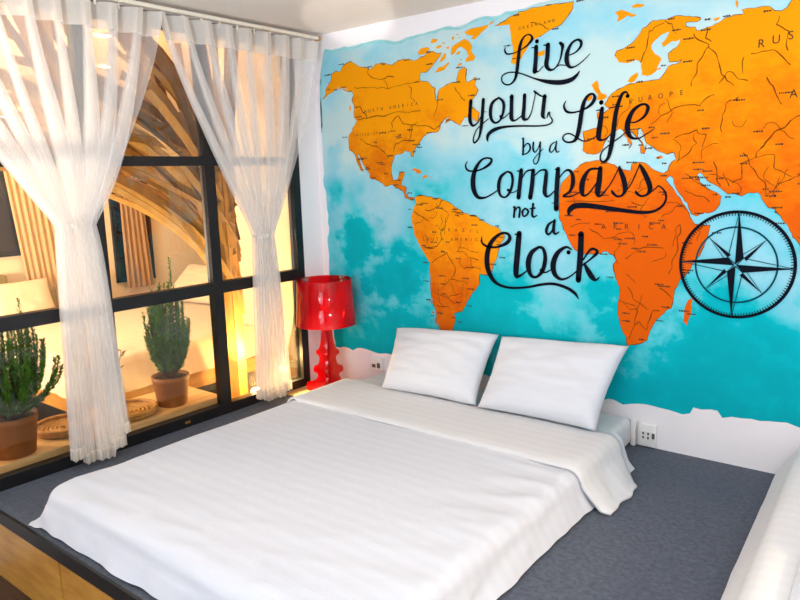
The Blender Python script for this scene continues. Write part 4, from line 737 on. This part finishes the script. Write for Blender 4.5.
t = thing('bed_base', (-1.6, -.4, -.32), 'wooden bed base with dark recess under the far bed', 'bed base')
obj('plinth', box(-2.5, -.85, -1.15, .55, -.32, -.04), M['trim'], t); obj('deck', box(-2.6, -.68, -1.28, .75, -.04, .06), M['ply'], t)
mattress('mattress', -2.60, -.70, -1.27, .74, .061, .25, M['bedwarm'], 'cream mattress of the bed seen through the glass', 'mattress', None)
o = obj('duvet', drape(-2.3, -.70, -1.27, .40, .27, .06, (.0, .20, .20, 0), .35, (60, 60), .012, 5.0, .02), M['bedwarm'], None, True)
tag(o, 'cream duvet on the far bed behind the glass', 'duvet')
G = 'pillows on the far bed'
def lean_pillow(cx, cy, w, h, ang, rz, seed, label):
    d = Vector((math.cos(rz), math.sin(rz), 0)); up = Vector((-math.sin(rz) * math.cos(ang), math.cos(rz) * math.cos(ang), math.sin(ang)))
    c = Vector((cx, cy, .29)); pillow('pillow', [c - d * w / 2, c + d * w / 2, c + d * w / 2 + up * h, c - d * w / 2 + up * h], .15, M['bedwarm'], seed, label, 'pillow', G, n=20)
lean_pillow(-2.33, -.86, .50, .33, 1.1, PI / 2, 2, 'cream pillow below the dark window, at the left edge behind the glass')
lean_pillow(-1.95, .30, .62, .42, .7, 0.1, 3, 'cream pillow lying behind the narrow upright plant')
lean_pillow(-1.15, .32, .66, .44, .9, 0.0, 4, 'cream pillow leaning at the side of the far bed beside the bamboo post')
t = thing('headboard', (-2.64, -.9, 0), 'olive padded headboard under the dark window', 'headboard')
obj('panel', box(FX + .002, -2.66, -2.2, -.83, -.0, .62, bev=.01), M['olive'], t); obj('side_cushion', box(-2.66, -2.52, -.72, -.52, .27, .50, bev=.03), M['olive'], t, True)

# bamboo tree
tree = thing('bamboo_tree', (-.38, -.40, -.32), 'tree sculpture of split bamboo strips fanning out from a timber post', 'sculpture')
def board(pts, w, th, up):
    bm = bmesh.new(); R_ = []
    pts = [Vector(q) for q in pts]
    for i, q in enumerate(pts):
        d = (pts[min(i + 1, len(pts) - 1)] - pts[max(i - 1, 0)]).normalized(); s = d.cross(up).normalized(); n = s.cross(d).normalized()
        R_.append([bm.verts.new(q + s * w / 2 * a + n * th / 2 * c) for a, c in ((-1, -1), (1, -1), (1, 1), (-1, 1))])
    for a, c in zip(R_, R_[1:]):
        for k in range(4): bm.faces.new((a[k], a[(k + 1) % 4], c[(k + 1) % 4], c[k]))
    bm.faces.new(R_[0][::-1]); bm.faces.new(R_[-1]); return bm
rnd = random.Random(31)
for k in range(7):                                                     # the post: upright boards around a core
    a = 2 * PI * k / 7; x, y = -.40 + .065 * math.cos(a), -.44 + .065 * math.sin(a)
    obj('post_board', board([(x, y, -.32), (x * 1.0, y, .5), (x - .01, y - .01, 1.35)], .062, .016, Vector((math.cos(a), math.sin(a), .01))), M['post'], tree)
for k in range(130):
    zs = .45 + .80 * rnd.random(); a0 = rnd.uniform(0, 2 * PI)
    p0 = Vector((-.40 + .07 * math.cos(a0), -.44 + .07 * math.sin(a0), zs))
    out = rnd.uniform(.25, 1.5); dx = rnd.uniform(-.75, .22)
    p2 = Vector((-.40 + dx, -.44 - out, rnd.uniform(1.45, 2.18)))
    p1 = Vector((-.40 + dx * .25, -.44 - out * rnd.uniform(.08, .25), max(zs + .3, p2.z - rnd.uniform(.1, .4))))
    if k % 9 == 0: p2 = Vector((-.4 + rnd.uniform(-.5, .1), -.44 + rnd.uniform(.0, .35), 2.15)); p1 = (p0 + p2) / 2 + Vector((-.05, 0, .1))
    if k > 92:                                                        # steeper strips crossing behind the fan
        y = rnd.uniform(-1.15, -.5); p0 = Vector((-.62 + rnd.uniform(-.1, .1), y, 1.2 + .3 * rnd.random())); p2 = Vector((-.62 + rnd.uniform(-.2, .2), y - rnd.uniform(.15, .6), 2.18)); p1 = (p0 + p2) / 2 + Vector((0, rnd.uniform(-.1, .1), 0))
    p2.x = min(p2.x, -.28)
    pts = [p0 * (1 - u) ** 2 + p1 * 2 * u * (1 - u) + p2 * u * u for u in [i / 10 for i in range(11)]]
    eye = Vector((3.111, -3.1245, 1.28)); hid = False                    # leave the ceiling lights beyond in view
    for L in (Vector((-1.13, -.70, 2.2)), Vector((-2.2, -.095, 2.2))):
        d = (L - eye).normalized(); fine = [pts[i].lerp(pts[i + 1], t / 4) for i in range(10) for t in range(4)]
        hid |= any((q - eye - d * (q - eye).dot(d)).length < .07 for q in fine)
    if hid: continue
    obj('slat', board(pts, rnd.uniform(.026, .052), .008, Vector((.75, -.6, rnd.uniform(-.5, .5)))), M['bamboo'], tree)
for (x, y, zl, nm) in ((-.165, -.475, .03, 'small bright floor uplight at the foot of the timber post'), (-.15, -.245, .12, 'small bright floor uplight behind the glass beside the red lamp')):
    t = thing('uplight', (x, y, -.32), nm, 'uplight')
    H = zl + .32
    obj('housing', lathe([(0, 0), (.05, 0), (.05, .02), (.015, .03), (.015, H - .14), (.036, H - .10), (.036, H - .03), (.028, H - .03), (.028, H - .045)], (x, y, -.32), 20), M['black'], t, True)
    obj('lens', lathe([(.027, H - .045), (.030, H - .02), (.022, H - .005), (0, H)], (x, y, -.32), 20), M['glow2'], t, True)
for (x, y) in ((-1.13, -.70), (-2.2, -.095)):
    t = thing('ceiling_light', (x, y, 2.21), 'round recessed ceiling light glowing beyond the glass, %s' % ('nearer the window' if x > -2 else 'farther from the window'), 'ceiling light', 'recessed ceiling lights')
    obj('trim_ring', lathe([(.05, 0), (.065, 0), (.065, .012), (.05, .012)], (x, y, 2.205), 24), M['white'], t); obj('diffuser', lathe([(0, .004), (.05, .004)], (x, y, 2.205), 24), M['glow'], t)
t = thing('wall_light', (FX + .05, -.72, 1.86), 'small glowing wall light above the far dark window at the left edge', 'wall light')
obj('arm', box(FX, FX + .12, -.73, -.71, 1.86, 1.88), M['black'], t); obj('globe', lathe([(0, -.05), (.03, -.04), (.05, 0), (.03, .04), (0, .05)], (FX + .14, -.72, 1.87), 20), M['glow'], t, True)

# ------------------------------------------------------------------ lights
def area(name, loc, size, power, c, target, sy=None):
    l = bpy.data.lights.new(name, 'AREA'); l.energy = power; l.color = c; l.size = size
    if sy: l.shape = 'RECTANGLE'; l.size_y = sy
    o = bpy.data.objects.new(name, l); COL.objects.link(o); o.location = loc
    o.rotation_euler = (Vector(target) - Vector(loc)).to_track_quat('-Z', 'Y').to_euler(); return o
def spot(name, loc, target, power, c, ang, blend=.6, r=.03):
    l = bpy.data.lights.new(name, 'SPOT'); l.energy = power; l.color = c; l.spot_size = ang; l.spot_blend = blend; l.shadow_soft_size = r
    o = bpy.data.objects.new(name, l); COL.objects.link(o); o.location = loc
    o.rotation_euler = (Vector(target) - Vector(loc)).to_track_quat('-Z', 'Y').to_euler(); return o
def point(name, loc, power, c, r=.05):
    l = bpy.data.lights.new(name, 'POINT'); l.energy = power; l.color = c; l.shadow_soft_size = r
    o = bpy.data.objects.new(name, l); COL.objects.link(o); o.location = loc; return o
#LIGHTS
area('overhead_fill', (2.3, -2.9, 2.10), 1.2, 3, (.72, .87, 1), (2.0, -2.0, 0))  # unseen soft light added overhead
area('front_fill', (2.9, -5.1, 1.45), 1.5, 62, (.76, .88, 1), (2.4, 0, .45))  # fill added behind the camera to brighten the back wall
area('ceiling_bounce_fill', (3.7, -2.1, 1.0), .4, 50, (.76, .89, 1), (3.30, -1.95, 2.13))  # added fill aimed upward, brightens the room by bounce off the ceiling
area('ceiling_bounce_fill', (1.55, -3.35, 1.0), .4, 46, (.78, .90, 1), (1.6, -3.0, 2.13))  # second added upward fill, lifts the ceiling towards the window side
spot('warm_side_fill', (4.4, -1.55, .95), (2.1, -1.3, .05), 100, (1, .76, .46), .62, .8, .12)  # out-of-view spot added to warm the right side of the middle bed
spot('ceiling_glow', (3.3, -3.3, -.15), (.54, -.27, 2.135), 430, (1, .95, .88), .115, .35, .02)  # spot added only to throw a bright patch on the ceiling
area('far_ceiling_lamp', (-1.5, -.8, 2.19), .9, 14, (1, .82, .58), (-1.5, -.7, 0))
area('far_ceiling_lamp', (-1.3, -2.4, 2.19), .8, 10, (1, .82, .58), (-1.4, -2.2, 0))
area('far_bounce_fill', (-1.7, -2.7, .7), .5, 150, (1, .80, .60), (-1.5, -1.2, 2.2))  # upward fill added to brighten the ceiling beyond the glass
point('uplight_glow', (-.165, -.475, .07), 4.5, (1, .68, .28), .03)
spot('uplight_beam', (-.165, -.475, .07), (-.42, -.85, 2), 70, (1, .76, .42), 1.8)
point('uplight_glow', (-.15, -.245, .17), 26, (1, .68, .28), .03)
w = bpy.data.worlds.new('room'); scene.world = w; w.use_nodes = True
w.node_tree.nodes['Background'].inputs[0].default_value = (.75, .8, 1, 1); w.node_tree.nodes['Background'].inputs[1].default_value = .25

# ------------------------------------------------------------------ camera
cam = bpy.data.cameras.new('camera'); co = bpy.data.objects.new('camera', cam); COL.objects.link(co)
cam.sensor_width = 36; cam.lens = 36 * 690.885 / 800
r_, u_, f_ = Vector((0.784431, 0.619557, -0.028585)), Vector((-0.085589, 0.153783, 0.984391)), Vector((-0.614283, 0.76974, -0.173659))
co.matrix_world = Matrix(((r_.x, u_.x, -f_.x, 3.11099), (r_.y, u_.y, -f_.y, -3.12452), (r_.z, u_.z, -f_.z, 1.28), (0, 0, 0, 1)))
cam.clip_start = .05
scene.camera = co
# lift everything so that the floor lies at z = 0
for o in scene.objects:
    if o.parent is None: o.location.z += ZP
scene.view_settings.view_transform = 'Standard'; scene.view_settings.look = 'None'; scene.view_settings.gamma = 1; scene.view_settings.use_curve_mapping = False
scene.view_settings.exposure = 0.0
scene.cycles.transparent_max_bounces = 48; scene.cycles.max_bounces = 10
